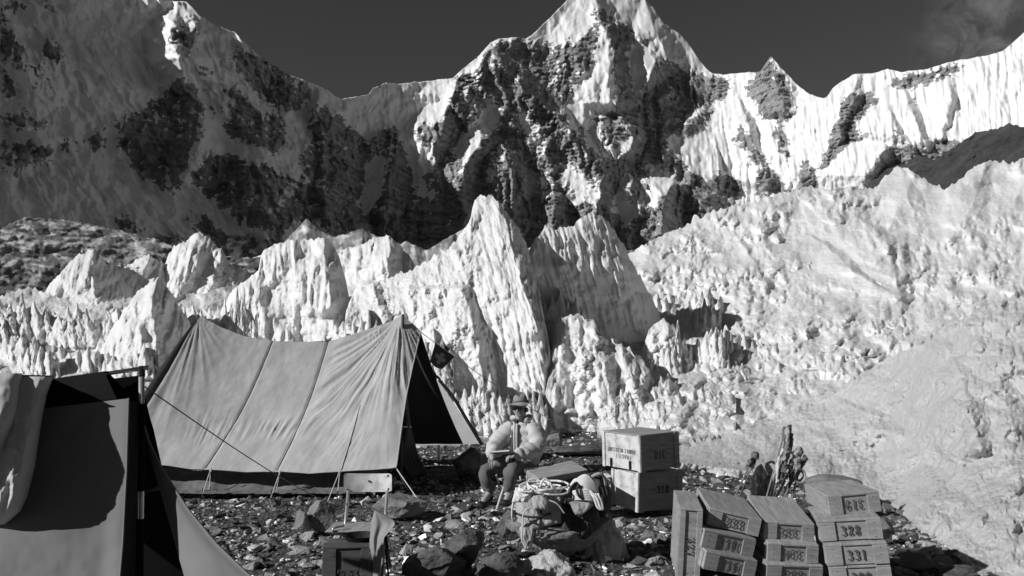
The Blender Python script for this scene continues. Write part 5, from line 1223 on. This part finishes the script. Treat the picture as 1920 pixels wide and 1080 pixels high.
# sleeping bag airing over the ridge
sb = Vector(Q(40, 720, 4.5)); t = Thing('sleeping_bag', 'pale sleeping bag airing over the ridge of the near tent', 'sleeping bag', sb)
def bag(x0, x1, ylist, dmid, thick, seed, slope):
    NV, NU = 90, 60
    U, V = np.meshgrid(np.linspace(0, 1, NU), np.linspace(0, 1, NV))
    L_ = pl(x0, V); R_ = pl(x1, V); px = L_ + (R_ - L_) * U; py = pl(ylist, V)
    bul = np.sqrt(np.clip(1 - (2 * U - 1) ** 4, 0, 1)) * np.sqrt(np.clip(np.sin(math.pi * (0.04 + 0.96 * V)), 0, 1))
    wr = 0.2 * (ridged(U * 2.2 + V * 0.8, V * 2.2, 3, seed) - .6) + .12 * (ridged(U * 5, V * 2.2 + U, 3, seed + 3) - .6) + .05 * (billow(U * 6, V * 11, 2, seed + 5) - .4)
    dm = dmid - slope * np.clip(V - .1, 0, 1)
    front = dm - thick * bul * (1 + wr)
    back = dm + 0.03
    f = Wn(px, py, front); b = Wn(px[:, ::-1], py[:, ::-1], back[:, ::-1])
    return np.concatenate([f, b[:, 1:-1], f[:, :1]], 1)
g = bag([(0, -40), (.2, -60), (1, -30)], [(0, 100), (.12, 88), (.3, 78), (.6, 66), (.8, 52), (.9, 40), (1, 8)], [(0, 706), (1, 986)], 4.40, .30, 681, .42)
grid_obj('bag_shell', g, M['down'], t)
g = bag([(0, -150), (1, -150)], [(0, 42), (.3, 38), (.6, 16), (1, -20)], [(0, 700), (1, 930)], 4.28, .26, 691, .38)  # second bag, mostly out of view, added to cast shadow on the tent
grid_obj('shadow_bag', g, M['down'], t)
sadd = quad_sheet(Q(-60, 700, 4.3), Q(100, 704, 4.3), Q(98, 716, 4.75), Q(-60, 722, 4.75), seed=12, amp=.03)
grid_obj('bag_fold', sadd, M['down'], t)
# ------------------------------------------------------------------ boulder with kit bags and rope on an ice pedestal
bp = Wv(1045, 1052, 7.0); bp.z = 0.05
bm = rock_bm(.80, .62, .46, 51, cuts=12, rough=.09, sub=5)
for v in bm.verts:
    if v.co.z < .16: k = (0.16 - v.co.z) / .16; v.co.x *= 1 - .35 * k; v.co.y *= 1 - .35 * k
    v.co.z += .012 * math.sin(v.co.z * 70 + v.co.x * 4)
o = link('boulder', bm, M['boulder_grey']); o.location = bp + Vector((0, .05, .0)); o.rotation_euler = (0, R(4), .3); tag(o, 'large boulder carrying the kit bags and rope coils', 'boulder', 'boulders lying on the scree')
def ice_mound(px, py, d, w, dp, h, seed, label):
    p = Wv(px, py, d); p.z = -0.08
    bm = bmesh.new(); bmesh.ops.create_icosphere(bm, subdivisions=5, radius=1)
    for v in bm.verts:
        q = v.co * 2.2 + Vector((seed, 0, 0)); k = 1 + .22 * mnoise.fractal(q, .8, 2, 5) + .05 * mnoise.noise(q * 6)
        up = max(v.co.z, 0) ** .6
        v.co = Vector((v.co.x * w * .5 * k * (1 - .35 * up), v.co.y * dp * .5 * k * (1 - .35 * up), v.co.z * h * k))
    o = link('ice_mound', bm, M['ice_bank'], None, None, True); o.location = p; return tag(o, label, 'ice', 'ice lumps on the scree')
ice_mound(1128, 1075, 7.2, .50, .6, .40, 3, 'grey ice pedestal at the foot of the roped boulder')
ice_mound(1030, 1085, 6.6, .55, .4, .20, 5, 'dirty ice step under the roped boulder at the bottom edge')
ice_mound(985, 1062, 6.7, .30, .22, .12, 7, 'small bright ice tongue left of the roped boulder')

def blob_sheet(px, py, d, seed, amp):   # helper: noise on draped cloth
    return d - amp * (ridged(px / 22 + py / 70, py / 34 - px / 60, 3, seed) - .5) - amp * .6 * (ridged(px / 9 - py / 30, py / 40, 2, seed + 4) - .5)
def draped(name, outline_l, outline_r, y0, y1, dfun, mat, th, n=(50, 50), thick=.10, seed=0, amp=.03):
    V, U = np.meshgrid(np.linspace(0, 1, n[0]), np.linspace(0, 1, n[1]), indexing='ij')
    py = y0 + (y1 - y0) * V; l = pl(outline_l, py); r = pl(outline_r, py); px = l + (r - l) * U
    bul = np.sqrt(np.clip(1 - (2 * U - 1) ** 4, 0, 1)) * np.clip(np.sin(math.pi * np.clip(V * .96 + .04, 0, 1)), 0, 1) ** .5
    d0 = dfun(px, py)
    f = Wn(px, py, blob_sheet(px, py, d0 - thick * bul, seed, amp)); b = Wn(px[:, ::-1], py[:, ::-1], d0[:, ::-1] + thick * .8 * bul[:, ::-1] + .01)
    g = np.concatenate([f, b[:, 1:-1], f[:, :1]], 1)
    return grid_obj(name, g, M[mat], th)
t = Thing('kit_bag', 'light canvas kit bag slumped over the left side of the dark boulder', 'bag', Wv(1010, 1000, 6.85))
draped('bag_body', [(912, 985), (925, 968), (950, 966), (985, 970), (1010, 976), (1035, 985)], [(912, 1040), (930, 1056), (960, 1060), (980, 1058), (992, 1010), (1012, 1000), (1035, 995)], 912, 1032, lambda x, y: 6.78 + (1010 - y) * .0022, 'canvas_pale', t, n=(80, 80), seed=811, amp=.030, thick=.13)
draped('bag_flap', [(925, 1000), (940, 996), (955, 1000)], [(925, 1012), (938, 1030), (955, 1026)], 926, 956, lambda x, y: 6.60 + (940 - y) * .003, 'canvas_pale', t, n=(20, 20), seed=815, amp=.02, thick=.05)
t.part('tie_cord', tube(bmesh.new(), smooth_path([Wv(996, 950, 6.62), Wv(982, 962, 6.6), Wv(980, 990, 6.62), Wv(978, 1018, 6.66)], 4), .006, 6), M['rope'])
t.part('strap', tube(bmesh.new(), smooth_path([Wv(966, 962, 6.66), Wv(985, 968, 6.60), Wv(1010, 969, 6.58), Wv(1032, 962, 6.62)], 5), .010, 5), M['canvas_dark'])
t.part('strap', tube(bmesh.new(), smooth_path([Wv(1012, 935, 6.62), Wv(1014, 955, 6.585), Wv(1013, 980, 6.60), Wv(1008, 1004, 6.65)], 5), .010, 5), M['canvas_dark'])
t.part('tie_cord', tube(bmesh.new(), smooth_path([Wv(1030, 938, 6.58), Wv(1045, 945, 6.58), Wv(1058, 962, 6.60)], 4), .006, 6), M['rope'])
t = Thing('kit_bag', 'dark crumpled kit bag hanging over the front of the boulder under the rope', 'bag', Wv(1085, 980, 6.9))
draped('bag_body', [(935, 1052), (960, 1046), (990, 1050), (1015, 1060)], [(935, 1112), (950, 1122), (975, 1125), (1000, 1112), (1015, 1096)], 936, 1012, lambda x, y: 6.84 + (980 - y) * .002, 'canvas_dark', t, seed=821, amp=.06, thick=.11)
draped('bag_flap', [(934, 1056), (948, 1070), (966, 1078)], [(934, 1110), (948, 1112), (966, 1092)], 934, 966, lambda x, y: 6.70 + (950 - y) * .003, 'canvas', t, n=(24, 24), seed=825, amp=.035, thick=.05)
t = Thing('rucksack', 'dark rounded rucksack behind the right rope coil', 'bag', Wv(1120, 960, 7.2))
draped('sack_body', [(888, 1100), (900, 1090), (930, 1092), (960, 1100), (985, 1108)], [(888, 1126), (900, 1138), (925, 1148), (950, 1146), (985, 1122)], 888, 985, lambda x, y: 7.12 + 0 * x, 'canvas_dark', t, seed=831, amp=.05, thick=.16)
t.part('strap', tube(bmesh.new(), smooth_path([Wv(1110, 893, 7.0), Wv(1124, 888, 6.95), Wv(1133, 896, 6.97), Wv(1136, 912, 7.0)], 4), .012, 6), M['canvas'])
# rope: a flaked coil on the left, a wrapped hank on the right
def loops(n, c, rx, ry, d, dz, seed, wob=.55):
    r = random.Random(seed); out = []
    for k in range(n):
        ox, oy = r.uniform(-rx, rx) * .4, r.uniform(-ry, ry) * .6; a0 = r.uniform(0, 6.28); sx, sy = r.uniform(.35, 1.05), r.uniform(.5, 1.5); pts = []
        for i in range(22):
            a = a0 + i / 20 * 2 * math.pi
            w = 1 + wob * math.sin(2 * a + k) * .5
            pts.append(Wv(c[0] + ox + rx * sx * w * math.cos(a), c[1] + oy + ry * sy * w * math.sin(a), d + dz * math.sin(a) * -1 + .012 * k * 0 - .02 * r.random()))
        out.append(pts)
    return out
t = Thing('rope', 'loose white climbing rope flaked on top of the light kit bag', 'rope', Wv(1010, 915, 6.75))
M['rope_white'] = noise_mat('white_rope', 0.62, 0.8, scale=50, rough=0.9, bump=0.7, bscale=170, bdist=0.002)
lst = loops(9, (1015, 914), 36, 8, 6.72, .10, 3) + loops(5, (988, 919), 20, 6, 6.66, .06, 4)
lst.append(smooth_path([Wv(1012, 914, 6.68), Wv(1020, 898, 6.68), Wv(1031, 904, 6.68), Wv(1036, 916, 6.68)], 6)); lst.append(smooth_path([Wv(968, 932, 6.62), Wv(962, 945, 6.62), Wv(960, 968, 6.64), Wv(964, 977, 6.66), Wv(970, 970, 6.66)], 6))
for i, p in enumerate(lst): t.part('rope_loop', tube(bmesh.new(), p, .0088, 6), M['rope_white'], smooth=True)
draped('cloth', [(916, 966), (924, 964), (940, 960)], [(916, 1000), (926, 1004), (940, 990)], 914, 942, lambda x, y: 6.66 + (930 - y) * .004, 'flag_white', t, n=(20, 30), seed=841, amp=.03, thick=.04)
t = Thing('rope', 'thick hank of white rope bound in the middle, draped on the right of the boulder', 'rope', Wv(1090, 920, 6.8))
for k in range(9):
    a = k * 3.3; 
    t.part('rope_loop', tube(bmesh.new(), smooth_path([Wv(1062 + k * .6, 926 - k * 1.2, 6.78), Wv(1072 + a * .3, 908 - a * .35, 6.72), Wv(1096, 891 + a * .9, 6.70 - .004 * k), Wv(1112 + a * .25, 903 + a * .75, 6.70), Wv(1118 + a * .15, 918 + a * .6, 6.72)], 5), .0105, 6), M['rope_white'], smooth=True)
for k in range(7):
    t.part('rope_loop', tube(bmesh.new(), smooth_path([Wv(1074, 922 + k * 2.4, 6.70), Wv(1092, 918 + k * 3.0, 6.66), Wv(1108, 920 + k * 3.0, 6.66), Wv(1118 + k * .4, 930 + k * 2, 6.70)], 5), .0088, 6), M['rope_white'], smooth=True)
for dx in (0, 5):
    t.part('rope_loop', tube(bmesh.new(), smooth_path([Wv(1106, 920, 6.66), Wv(1114 + dx, 934, 6.63), Wv(1120 + dx, 950, 6.62), Wv(1127 + dx * .6, 955, 6.62), Wv(1126 + dx * .4, 944, 6.63), Wv(1116 + dx, 925, 6.65)], 5), .0105, 6), M['rope_white'], smooth=True)
t.part('binding', tube(bmesh.new(), smooth_path([Wv(1086, 908, 6.66), Wv(1082, 918, 6.64), Wv(1086, 930, 6.64), Wv(1094, 936, 6.66)], 4), .012, 6), M['canvas_dark'])

# ------------------------------------------------------------------ marker wands, lone wand, rucksack behind the chests
b0 = Wv(1450, 940, 8.5)
t = Thing('wand_bundle', 'bundle of bamboo marker wands with furled flags leaning behind the chests', 'marker wands', Vector((b0.x, 8.5, 0)))
def furl(pts, r0, seed, mat, name='furled_flag'):
    P_ = smooth_path(pts, 6); bm = bmesh.new(); r = random.Random(seed)
    rr = [r0 * (.30 + .42 * math.sin(math.pi * (i / (len(P_) - 1)) ** .6) + .38 * r.random()) for i in range(len(P_))]
    tube(bm, P_, rr, 9)
    for v in bm.verts: v.co += Vector((.020 * mnoise.noise(v.co * 34 + Vector((seed, 0, 0))), .03 * mnoise.noise(v.co * 20 + Vector((3, 1, seed))), .020 * mnoise.noise(v.co * 30 + Vector((0, seed, 0)))))
    return t.part(name, bm, M[mat], smooth=False)
for k, (bx, tx, ty) in enumerate([(1434, 1474, 800), (1440, 1482, 804), (1446, 1500, 842), (1452, 1506, 846), (1458, 1512, 856), (1464, 1490, 858), (1470, 1496, 862), (1476, 1488, 866), (1450, 1466, 850), (1484, 1500, 870)]):
    t.part('wand', tube(bmesh.new(), [Wv(bx - 6, 965, 8.35 + .03 * (k % 3)), Wv(tx, ty, 8.6 + .03 * (k % 4))], .0085, 6), M['cane'])
furl([Wv(1470, 800, 8.58), Wv(1471, 820, 8.56), Wv(1469, 848, 8.54)], .022, 1, 'trousers')
furl([Wv(1479, 798, 8.55), Wv(1482, 825, 8.52), Wv(1480, 850, 8.52)], .034, 2, 'flag_dark')
furl([Wv(1476, 800, 8.5), Wv(1477, 822, 8.48), Wv(1472, 852, 8.46)], .026, 3, 'canvas')
furl([Wv(1478, 846, 8.48), Wv(1464, 872, 8.46), Wv(1450, 902, 8.42)], .05, 4, 'canvas')
furl([Wv(1502, 838, 8.5), Wv(1490, 858, 8.48), Wv(1478, 880, 8.46)], .036, 5, 'canvas')
furl([Wv(1512, 856, 8.5), Wv(1502, 872, 8.48), Wv(1490, 900, 8.46)], .034, 6, 'trousers')
furl([Wv(1494, 858, 8.44), Wv(1496, 868, 8.43), Wv(1492, 880, 8.43)], .045, 7, 'flag_grey')
furl([Wv(1474, 868, 8.42), Wv(1466, 884, 8.4), Wv(1462, 905, 8.4)], .05, 8, 'trousers')
furl([Wv(1470, 840, 8.40), Wv(1460, 866, 8.38), Wv(1457, 900, 8.36), Wv(1459, 905, 8.36)], .015, 9, 'flag_white', 'white_strip')
furl([Wv(1480, 896, 8.36), Wv(1475, 904, 8.35), Wv(1472, 910, 8.35)], .012, 10, 'flag_white', 'white_strip')
rc = []
for k in range(5):
    rc.append([Wv(1500 + (7 + k * .8) * math.cos(a), 892 + (9 + k) * math.sin(a), 8.5 - .02 * k) for a in np.linspace(0, 6.28, 18)])
tr = Thing('rope', 'small dark coil of rope lying against the marker wands', 'rope', Wv(1500, 900, 8.5))
for p in rc: tr.part('rope_loop', tube(bmesh.new(), p, .010, 5), M['canvas'])
t = Thing('marker_wand', 'single marker wand with a dark furled flag leaning left of the dark rucksack', 'marker wand', Vector((Wv(1372, 940, 8.3).x, 8.3, 0)))
t.part('wand', tube(bmesh.new(), [Wv(1370, 950, 8.2), Wv(1416, 848, 8.5)], .010, 6), M['cane']); t.part('wand', tube(bmesh.new(), [Wv(1378, 950, 8.22), Wv(1420, 850, 8.5)], .008, 6), M['cane'])
furl([Wv(1416, 846, 8.46), Wv(1410, 862, 8.44), Wv(1402, 876, 8.42)], .034, 12, 'trousers'); furl([Wv(1421, 848, 8.46), Wv(1416, 862, 8.44), Wv(1408, 876, 8.42)], .026, 13, 'flag_dark')
furl([Wv(1416, 866, 8.46), Wv(1413, 874, 8.46), Wv(1411, 884, 8.46)], .014, 14, 'flag_white', 'white_strip'); furl([Wv(1402, 872, 8.44), Wv(1397, 878, 8.44), Wv(1394, 878, 8.44)], .012, 15, 'canvas')
t = Thing('rucksack', 'black rucksack standing between the lone wand and the wand bundle', 'bag', Vector((Wv(1430, 930, 8.7).x, 8.7, 0)))
draped('sack_body', [(868, 1428), (876, 1418), (895, 1409), (930, 1408), (975, 1404)], [(868, 1436), (876, 1446), (895, 1450), (930, 1452), (975, 1456)], 868, 975, lambda x, y: 8.78 + 0 * x, 'black', t, seed=851, amp=.03, thick=.18)
draped('sack_lid', [(867, 1426), (880, 1434), (892, 1440)], [(867, 1440), (880, 1449), (892, 1450)], 867, 892, lambda x, y: 8.60 + 0 * x, 'canvas', t, n=(16, 16), seed=853, amp=.02, thick=.05)
t.part('strap', tube(bmesh.new(), smooth_path([Wv(1438, 869, 8.66), Wv(1448, 866, 8.64), Wv(1456, 874, 8.62), Wv(1456, 884, 8.62)], 5), .014, 6), M['black'])

# ------------------------------------------------------------------ seated man
OFF = .35
def Pp(px, py, d): return Wv(px, py, d + OFF)
def skin_mesh(name, chains, mat, parent, inv, sub=2, root=0, disp=None, smooth=True):
    """chains: list of [(point, radius or (rx,ry)), ...]; a chain may start with the index of an existing vertex"""
    verts, rad, edges = [], [], []
    for ch in chains:
        prev = None
        for e in ch:
            if isinstance(e, int): prev = e; continue
            verts.append(e[0]); rad.append(e[1]); i = len(verts) - 1
            if prev is not None: edges.append((prev, i))
            prev = i
    me = bpy.data.meshes.new(name); me.from_pydata([tuple(v) for v in verts], edges, [])
    o = bpy.data.objects.new(name, me); COL.objects.link(o)
    mod = o.modifiers.new('skin', 'SKIN'); mod.use_smooth_shade = True
    for i, r in enumerate(rad):
        sv = me.skin_vertices[0].data[i]; sv.radius = r if hasattr(r, '__len__') else (r, r); sv.use_root = (i == root)
    s2 = o.modifiers.new('sub', 'SUBSURF'); s2.levels = sub; s2.render_levels = sub
    dg = bpy.context.evaluated_depsgraph_get(); m2 = bpy.data.meshes.new_from_object(o.evaluated_get(dg))
    bpy.data.objects.remove(o); bpy.data.meshes.remove(me)
    bm = bmesh.new(); bm.from_mesh(m2); bpy.data.meshes.remove(m2)
    if disp:
        bm.normal_update()
        for v in bm.verts: v.co += v.normal * disp(v.co)
    return link(name, bm, mat, parent, inv, smooth)
pel, spi, che, nek = Pp(988, 873, 8.90), Pp(984, 842, 8.88), Pp(982, 812, 8.84), Pp(978, 790, 8.80)
hd = Pp(975.5, 768, 8.74)
shL, shR = Pp(1003, 800, 8.70), Pp(960, 799, 8.94)
elL, elR = Pp(1010, 842, 8.58), Pp(928, 836, 8.82)
haL, haR = Pp(968, 853, 8.36), Pp(922, 856, 8.54)
hiL, hiR = Pp(990, 876, 8.80), Pp(974, 876, 8.97)
knL, knR = Pp(957, 878, 8.38), Pp(906, 879, 8.60)
anL, anR = Pp(956, 925, 8.46), Pp(917, 926, 8.64)
toL, toR = Pp(946, 947, 8.26), Pp(901, 951, 8.46)
face_dir = Vector((-.42, -.90, -.08)).normalized()
root = Vector((pel.x, pel.y, 0))
t = Thing('person', 'person seated in a pale padded jacket, brimmed hat and dark glasses, holding a booklet', 'person', root)
I = t.inv
def mid(a, b, k=.5): return a + (b - a) * k
def hand_chain(wrist, elbow, curl_to, base_i, sgn):
    d = (wrist - elbow).normalized(); side = d.cross(Vector((0, 0, 1))).normalized(); up = side.cross(d)
    return d, side, up
hl_d, hl_s, hl_u = hand_chain(haL, elL, None, 0, 1); hr_d, hr_s, hr_u = hand_chain(haR, elR, None, 0, -1)
ch = [[(pel, (.15, .12)), (spi, (.14, .11)), (che, (.15, .11)), (nek, .06), (mid(nek, hd, .45), .055), (hd + Vector((0, 0, -.035)), (.07, .082)), (hd + Vector((0, .012, .045)), (.078, .092)), (hd + Vector((0, .015, .095)), (.055, .06))],
      [2, (shL, .06), (elL, .045), (mid(elL, haL, .85), .028), (haL, .034), (haL + hl_d * .06, (.036, .022))],
      [2, (shR, .06), (elR, .045), (mid(elR, haR, .85), .028), (haR, .034), (haR + Vector((.012, -.03, -.05)), (.036, .022))],
      [0, (hiL, .085), (knL, .055), (anL, .04), (mid(anL, toL, .8) + Vector((0, 0, .01)), .035)],
      [0, (hiR, .085), (knR, .055), (anR, .04), (mid(anR, toR, .8) + Vector((0, 0, .01)), .035)]]
body = skin_mesh('body', ch, M['skin'], t.o, I)
def fingers(base, d, side, down, sg):
    for k in range(4):
        s_ = (k - 1.5) * .018; L = (.066, .076, .07, .054)[k]; b = base + side * s_ * sg
        yield [(b - d * .02, .0085), (b + d * L * .40, .0085), (b + d * L * .72 + down * L * .28, .0078), (b + d * L * .80 + down * L * .62, .0068)]
    b = base - d * .045 + side * (.030 * -sg)
    yield [(b, .0105), (b + d * .03 - side * sg * .018, .0095), (b + d * .058 - side * sg * .012 + down * .01, .0082)]
dR = Vector((-.05, -.45, -.88)).normalized()
for base, d, sg in ((haL + hl_d * .085, Vector((-.86, -.42, -.25)).normalized(), 1), (haR + Vector((.012, -.03, -.055)), dR, -1)):
    side = d.cross(Vector((0, 0, 1))).normalized(); down = side.cross(d) * -1
    if down.z > 0: down = -down
    for f in fingers(base, d, side, down, sg): skin_mesh('finger', [f], M['skin'], body, I, sub=1)
# head details: nose, ears, jaw, lips
fx = face_dir.cross(Vector((0, 0, 1))).normalized()      # to the man's right... picture left
fu = Vector((0, 0, 1))
fc = hd + face_dir * .085
skin_mesh('nose', [[(fc + fu * .012 - face_dir * .012, .010), (fc + face_dir * .012 - fu * .012, .011), (fc + face_dir * .016 - fu * .028, .014), (fc - fu * .036, .010)]], M['skin'], body, I, sub=2)
skin_mesh('jaw', [[(hd - fu * .07 + face_dir * .01, (.058, .05)), (hd - fu * .088 + face_dir * .055, (.032, .026)), (hd - fu * .092 + face_dir * .072, .02)]], M['skin'], body, I, sub=2)
skin_mesh('lips', [[(fc - fu * .054 - fx * .022 - face_dir * .010, .005), (fc - fu * .052, .007), (fc - fu * .054 + fx * .022 - face_dir * .010, .005)]], M['skin'], body, I, sub=1)
for s_ in (-1, 1): skin_mesh('ear', [[(hd + fx * .080 * s_ + fu * .02, (.010, .014)), (hd + fx * .088 * s_ - fu * .005 - face_dir * .01, (.010, .018)), (hd + fx * .080 * s_ - fu * .03, (.008, .010))]], M['skin'], body, I, sub=1)
skin_mesh('hair', [[(hd - face_dir * .05 + fu * .02, .066), (hd - face_dir * .055 - fu * .035, .052), (hd - face_dir * .035 - fu * .065, .035)]], M['black'], body, I, sub=2)
skin_mesh('sideburn', [[(hd + fx * -.078 + face_dir * .02 + fu * .03, .012), (hd + fx * -.076 + face_dir * .03 - fu * .03, .010)]], M['black'], body, I, sub=1)
# dark glasses
gl_ = bmesh.new()
Rm = Matrix((( *(-fx),), (*face_dir,), (*fu,))).transposed().to_4x4()
for s_ in (-1, 1):
    bm_box(gl_, fc + fx * .031 * s_ + fu * .020 - face_dir * .0005, (.052, .012, .036), Rm, bev=.005)
g_o = t.part('sunglasses', gl_, M['glass_dark'])
for s_ in (-1, 1): t.part('glasses_arm', tube(bmesh.new(), [fc + fx * .056 * s_ + fu * .024 - face_dir * .01, hd + fx * .084 * s_ + fu * .022 - face_dir * .01], .004), M['glass_dark'], g_o)
# hat
hb = hd + Vector((.004, .012, .070))
NA, NRg = 40, 14; co = np.zeros((NRg, NA, 3))
tiltM = Matrix.Rotation(R(-5), 3, 'Y') @ Matrix.Rotation(R(-4), 3, 'X')
prof = [(0.0, .112), (.035, .110), (.062, .101), (.084, .085), (.096, .060), (.100, .035), (.100, .092), (.088, .079), (.060, .024), (.145, -.006), (.150, -.008)]
prof = [(.001, .108), (.03, .110), (.055, .106), (.074, .092), (.086, .068), (.092, .040), (.094, .018), (.100, .010), (.118, .004), (.140, .000), (.152, .002), (.154, -.002), (.150, -.005), (.098, .004)]
for i, (r_, z_) in enumerate(prof):
    for j in range(NA):
        a = 2 * math.pi * j / NA
        v = Vector((r_ * math.cos(a) * .90, r_ * math.sin(a) * .98, z_ * .95))
        dent = math.exp(-((v.x) / .03) ** 2) * (.022 if z_ > .085 else 0); v.z -= dent
        if r_ > .1: v.z += .020 * math.cos(2 * a) * (r_ - .1) / .05 + .006 * math.sin(3 * a + 1) - .010 * (r_ - .1) / .05
        v.z += .003 * math.sin(5 * a + i)
        v = tiltM @ v; co[i, j] = hb + Vector((v.x, v.y, v.z))
bm = sheet(np.concatenate([co, co[:, :1]], 1)); bmesh.ops.remove_doubles(bm, verts=bm.verts[:], dist=.0004)
hat = t.part('hat', bm, M['felt'], smooth=True)
bm = bmesh.new(); tube(bm, [hb + Vector(tiltM @ Vector((.096 * math.cos(a) * .90, .096 * math.sin(a) * .98, .022))) for a in np.linspace(0, 2 * math.pi, 28)], .010, 6, False)
t.part('hat_band', bm, M['trousers'], hat, smooth=True)
# trousers
def tr_d(c): return .010 * mnoise.fractal(c * 9, .7, 2.1, 4) + -.008 + .009 * math.sin(c.z * 42 + c.x * 60 + 3 * mnoise.noise(c * 8))
skin_mesh('trousers', [[(pel + Vector((0, 0, .03)), (.175, .145)), (pel + Vector((0, 0, -.045)), (.165, .14))], [1, (hiL, (.105, .10)), (mid(hiL, knL), (.098, .095)), (knL + Vector((0, -.01, -.005)), (.088, .085)), (mid(knL, anL, .45), (.085, .085)), (anL + Vector((0, 0, .05)), (.078, .074)), (anL + Vector((0, 0, .02)), (.072, .07))],
                       [1, (hiR, (.105, .10)), (mid(hiR, knR), (.10, .095)), (knR + Vector((0, -.01, -.005)), (.09, .086)), (mid(knR, anR, .45), (.086, .085)), (anR + Vector((0, 0, .05)), (.08, .076)), (anR + Vector((0, 0, .02)), (.074, .072))]], M['trousers'], t.o, I, disp=tr_d)
for an in (anL, anR): skin_mesh('sock', [[(an + Vector((0, 0, .035)), .055), (an + Vector((0, 0, -.02)), .05)]], M['trousers'], t.o, I, sub=2)
for an, to in ((anL, toL), (anR, toR)):
    b = skin_mesh('boot', [[(an + Vector((0, .01, .005)), .058), (an + Vector((0, .015, -.055)), (.058, .055)), (mid(an, to, .55) + Vector((0, 0, -.03)), (.056, .048)), (to + Vector((0, 0, .015)), (.05, .036)), (to + (to - an).normalized() * .02 + Vector((0, 0, .02)), (.036, .026))]], M['black'], t.o, I)
# down jacket with quilted tubes
def quilt(axis_pts, pitch, amp):
    A_ = [Vector(p) for p in axis_pts]
    def f(c):
        best = (9, 0); acc = 0
        for a, b in zip(A_, A_[1:]):
            L = (b - a).length; k = max(0, min(1, (c - a).dot(b - a) / (L * L))); dd_ = (c - (a + (b - a) * k)).length
            if dd_ < best[0]: best = (dd_, acc + k * L)
            acc += L
        s_ = best[1] / pitch
        return amp * (abs(math.sin(math.pi * s_)) ** .6 - .6) + .020 * mnoise.fractal(c * 11, .7, 2.2, 4) + .005 * math.sin(90 * c.x + 40 * c.y + 5 * mnoise.noise(c * 9))
    return f
torso = skin_mesh('jacket', [[(pel + Vector((0, 0, -.01)), (.195, .165)), (mid(pel, spi, .6), (.19, .165)), (spi + Vector((0, 0, .03)), (.192, .165)), (che, (.19, .155)), (mid(che, nek, .75), (.13, .11)), (nek + Vector((0, 0, .015)), (.088, .085))]], M['jacket'], t.o, I, disp=quilt([pel - Vector((0, 0, .1)), che, nek], .085, .03))
for sh, el, ha in ((shL, elL, haL), (shR, elR, haR)):
    skin_mesh('sleeve', [[(mid(che, sh, .55), .112), (sh + Vector((0, 0, -.01)), (.116, .112)), (mid(sh, el), (.110, .108)), (el, (.106, .104)), (mid(el, ha, .45), (.096, .094)), (mid(el, ha, .86), (.066, .064)), (mid(el, ha, .93), (.052, .05))]], M['jacket'], torso, I, disp=quilt([sh, el, ha], .075, .028))
cb = bmesh.new(); tube(cb, [nek + Vector((.098 * math.cos(a), .092 * math.sin(a) - .005, .035 + .012 * math.sin(a * 2))) for a in np.linspace(R(-75), R(235), 20)], [.03 + .008 * math.sin(i * 1.3) for i in range(20)], 8)
t.part('collar', cb, M['jacket'], torso, smooth=True)
fdir = Vector((-.42, -.90, 0)).normalized(); fside = Vector((.90, -.42, 0))
zf = [nek + fdir * .10 + Vector((0, 0, -.02)), che + fdir * .168 + Vector((0, 0, -.02)), spi + fdir * .185, pel + fdir * .185 + Vector((0, 0, .06))]
zfp = smooth_path(zf, 5)
t.part('placket', tube(bmesh.new(), [p - fside * .012 for p in zfp], .014, 6), M['jacket'], torso, smooth=True)
t.part('placket', tube(bmesh.new(), [p - fside * .042 for p in zfp], .014, 6), M['jacket'], torso, smooth=True)
sh_bm = bmesh.new(); tube(sh_bm, [nek + fdir * .07 - fside * .03 + Vector((0, 0, .01)), che + fdir * .150 - fside * .055, spi + fdir * .165 - fside * .075, pel + fdir * .17 - fside * .085 + Vector((0, 0, .08))], [.018, .026, .034, .030], 8)
t.part('pullover', sh_bm, M['flag_dark'], torso, smooth=True)
# booklet in his hands
bc = mid(haL, haR) + Vector((-.0, -.045, .035))
ax = (haL - haR).normalized(); tb_ = Thing('booklet', 'open pale booklet held in the hands of the seated man', 'book', bc)
Rb_ = Matrix((tuple(ax), tuple(Vector((0, 0, 1)).cross(ax).normalized()), (0, 0, 1))).transposed().to_4x4() @ Matrix.Rotation(R(-14), 4, 'X')
tb_.part('cover', box(bc, (.25, .16, .008), Rb_, bev=.002), M['flag_grey']); tb_.part('pages', box(bc + Vector((0, 0, .008)), (.24, .15, .010), Rb_, bev=.002), M['paper'])
# folding stool
ts = Thing('folding_stool', 'wooden folding stool under the seated man', 'stool', Vector((pel.x - .08, pel.y - .08, 0)))
ts.part('seat', box(mid(pel, mid(knL, knR), .3) + Vector((0, .05, -.155)), (.36, .30, .025), Matrix.Rotation(R(25), 4, 'Z'), bev=.008), M['canvas'])
for a, b in (((930, 890, 8.60), (945, 938, 8.75)), ((951, 893, 8.50), (931, 955, 8.45)), ((975, 893, 8.72), (988, 948, 8.75)), ((988, 893, 8.60), (975, 955, 8.55))):
    ts.part('leg', tube(bmesh.new(), [Pp(*a), Pp(*b)], .012, 6), M['wood_pale'])
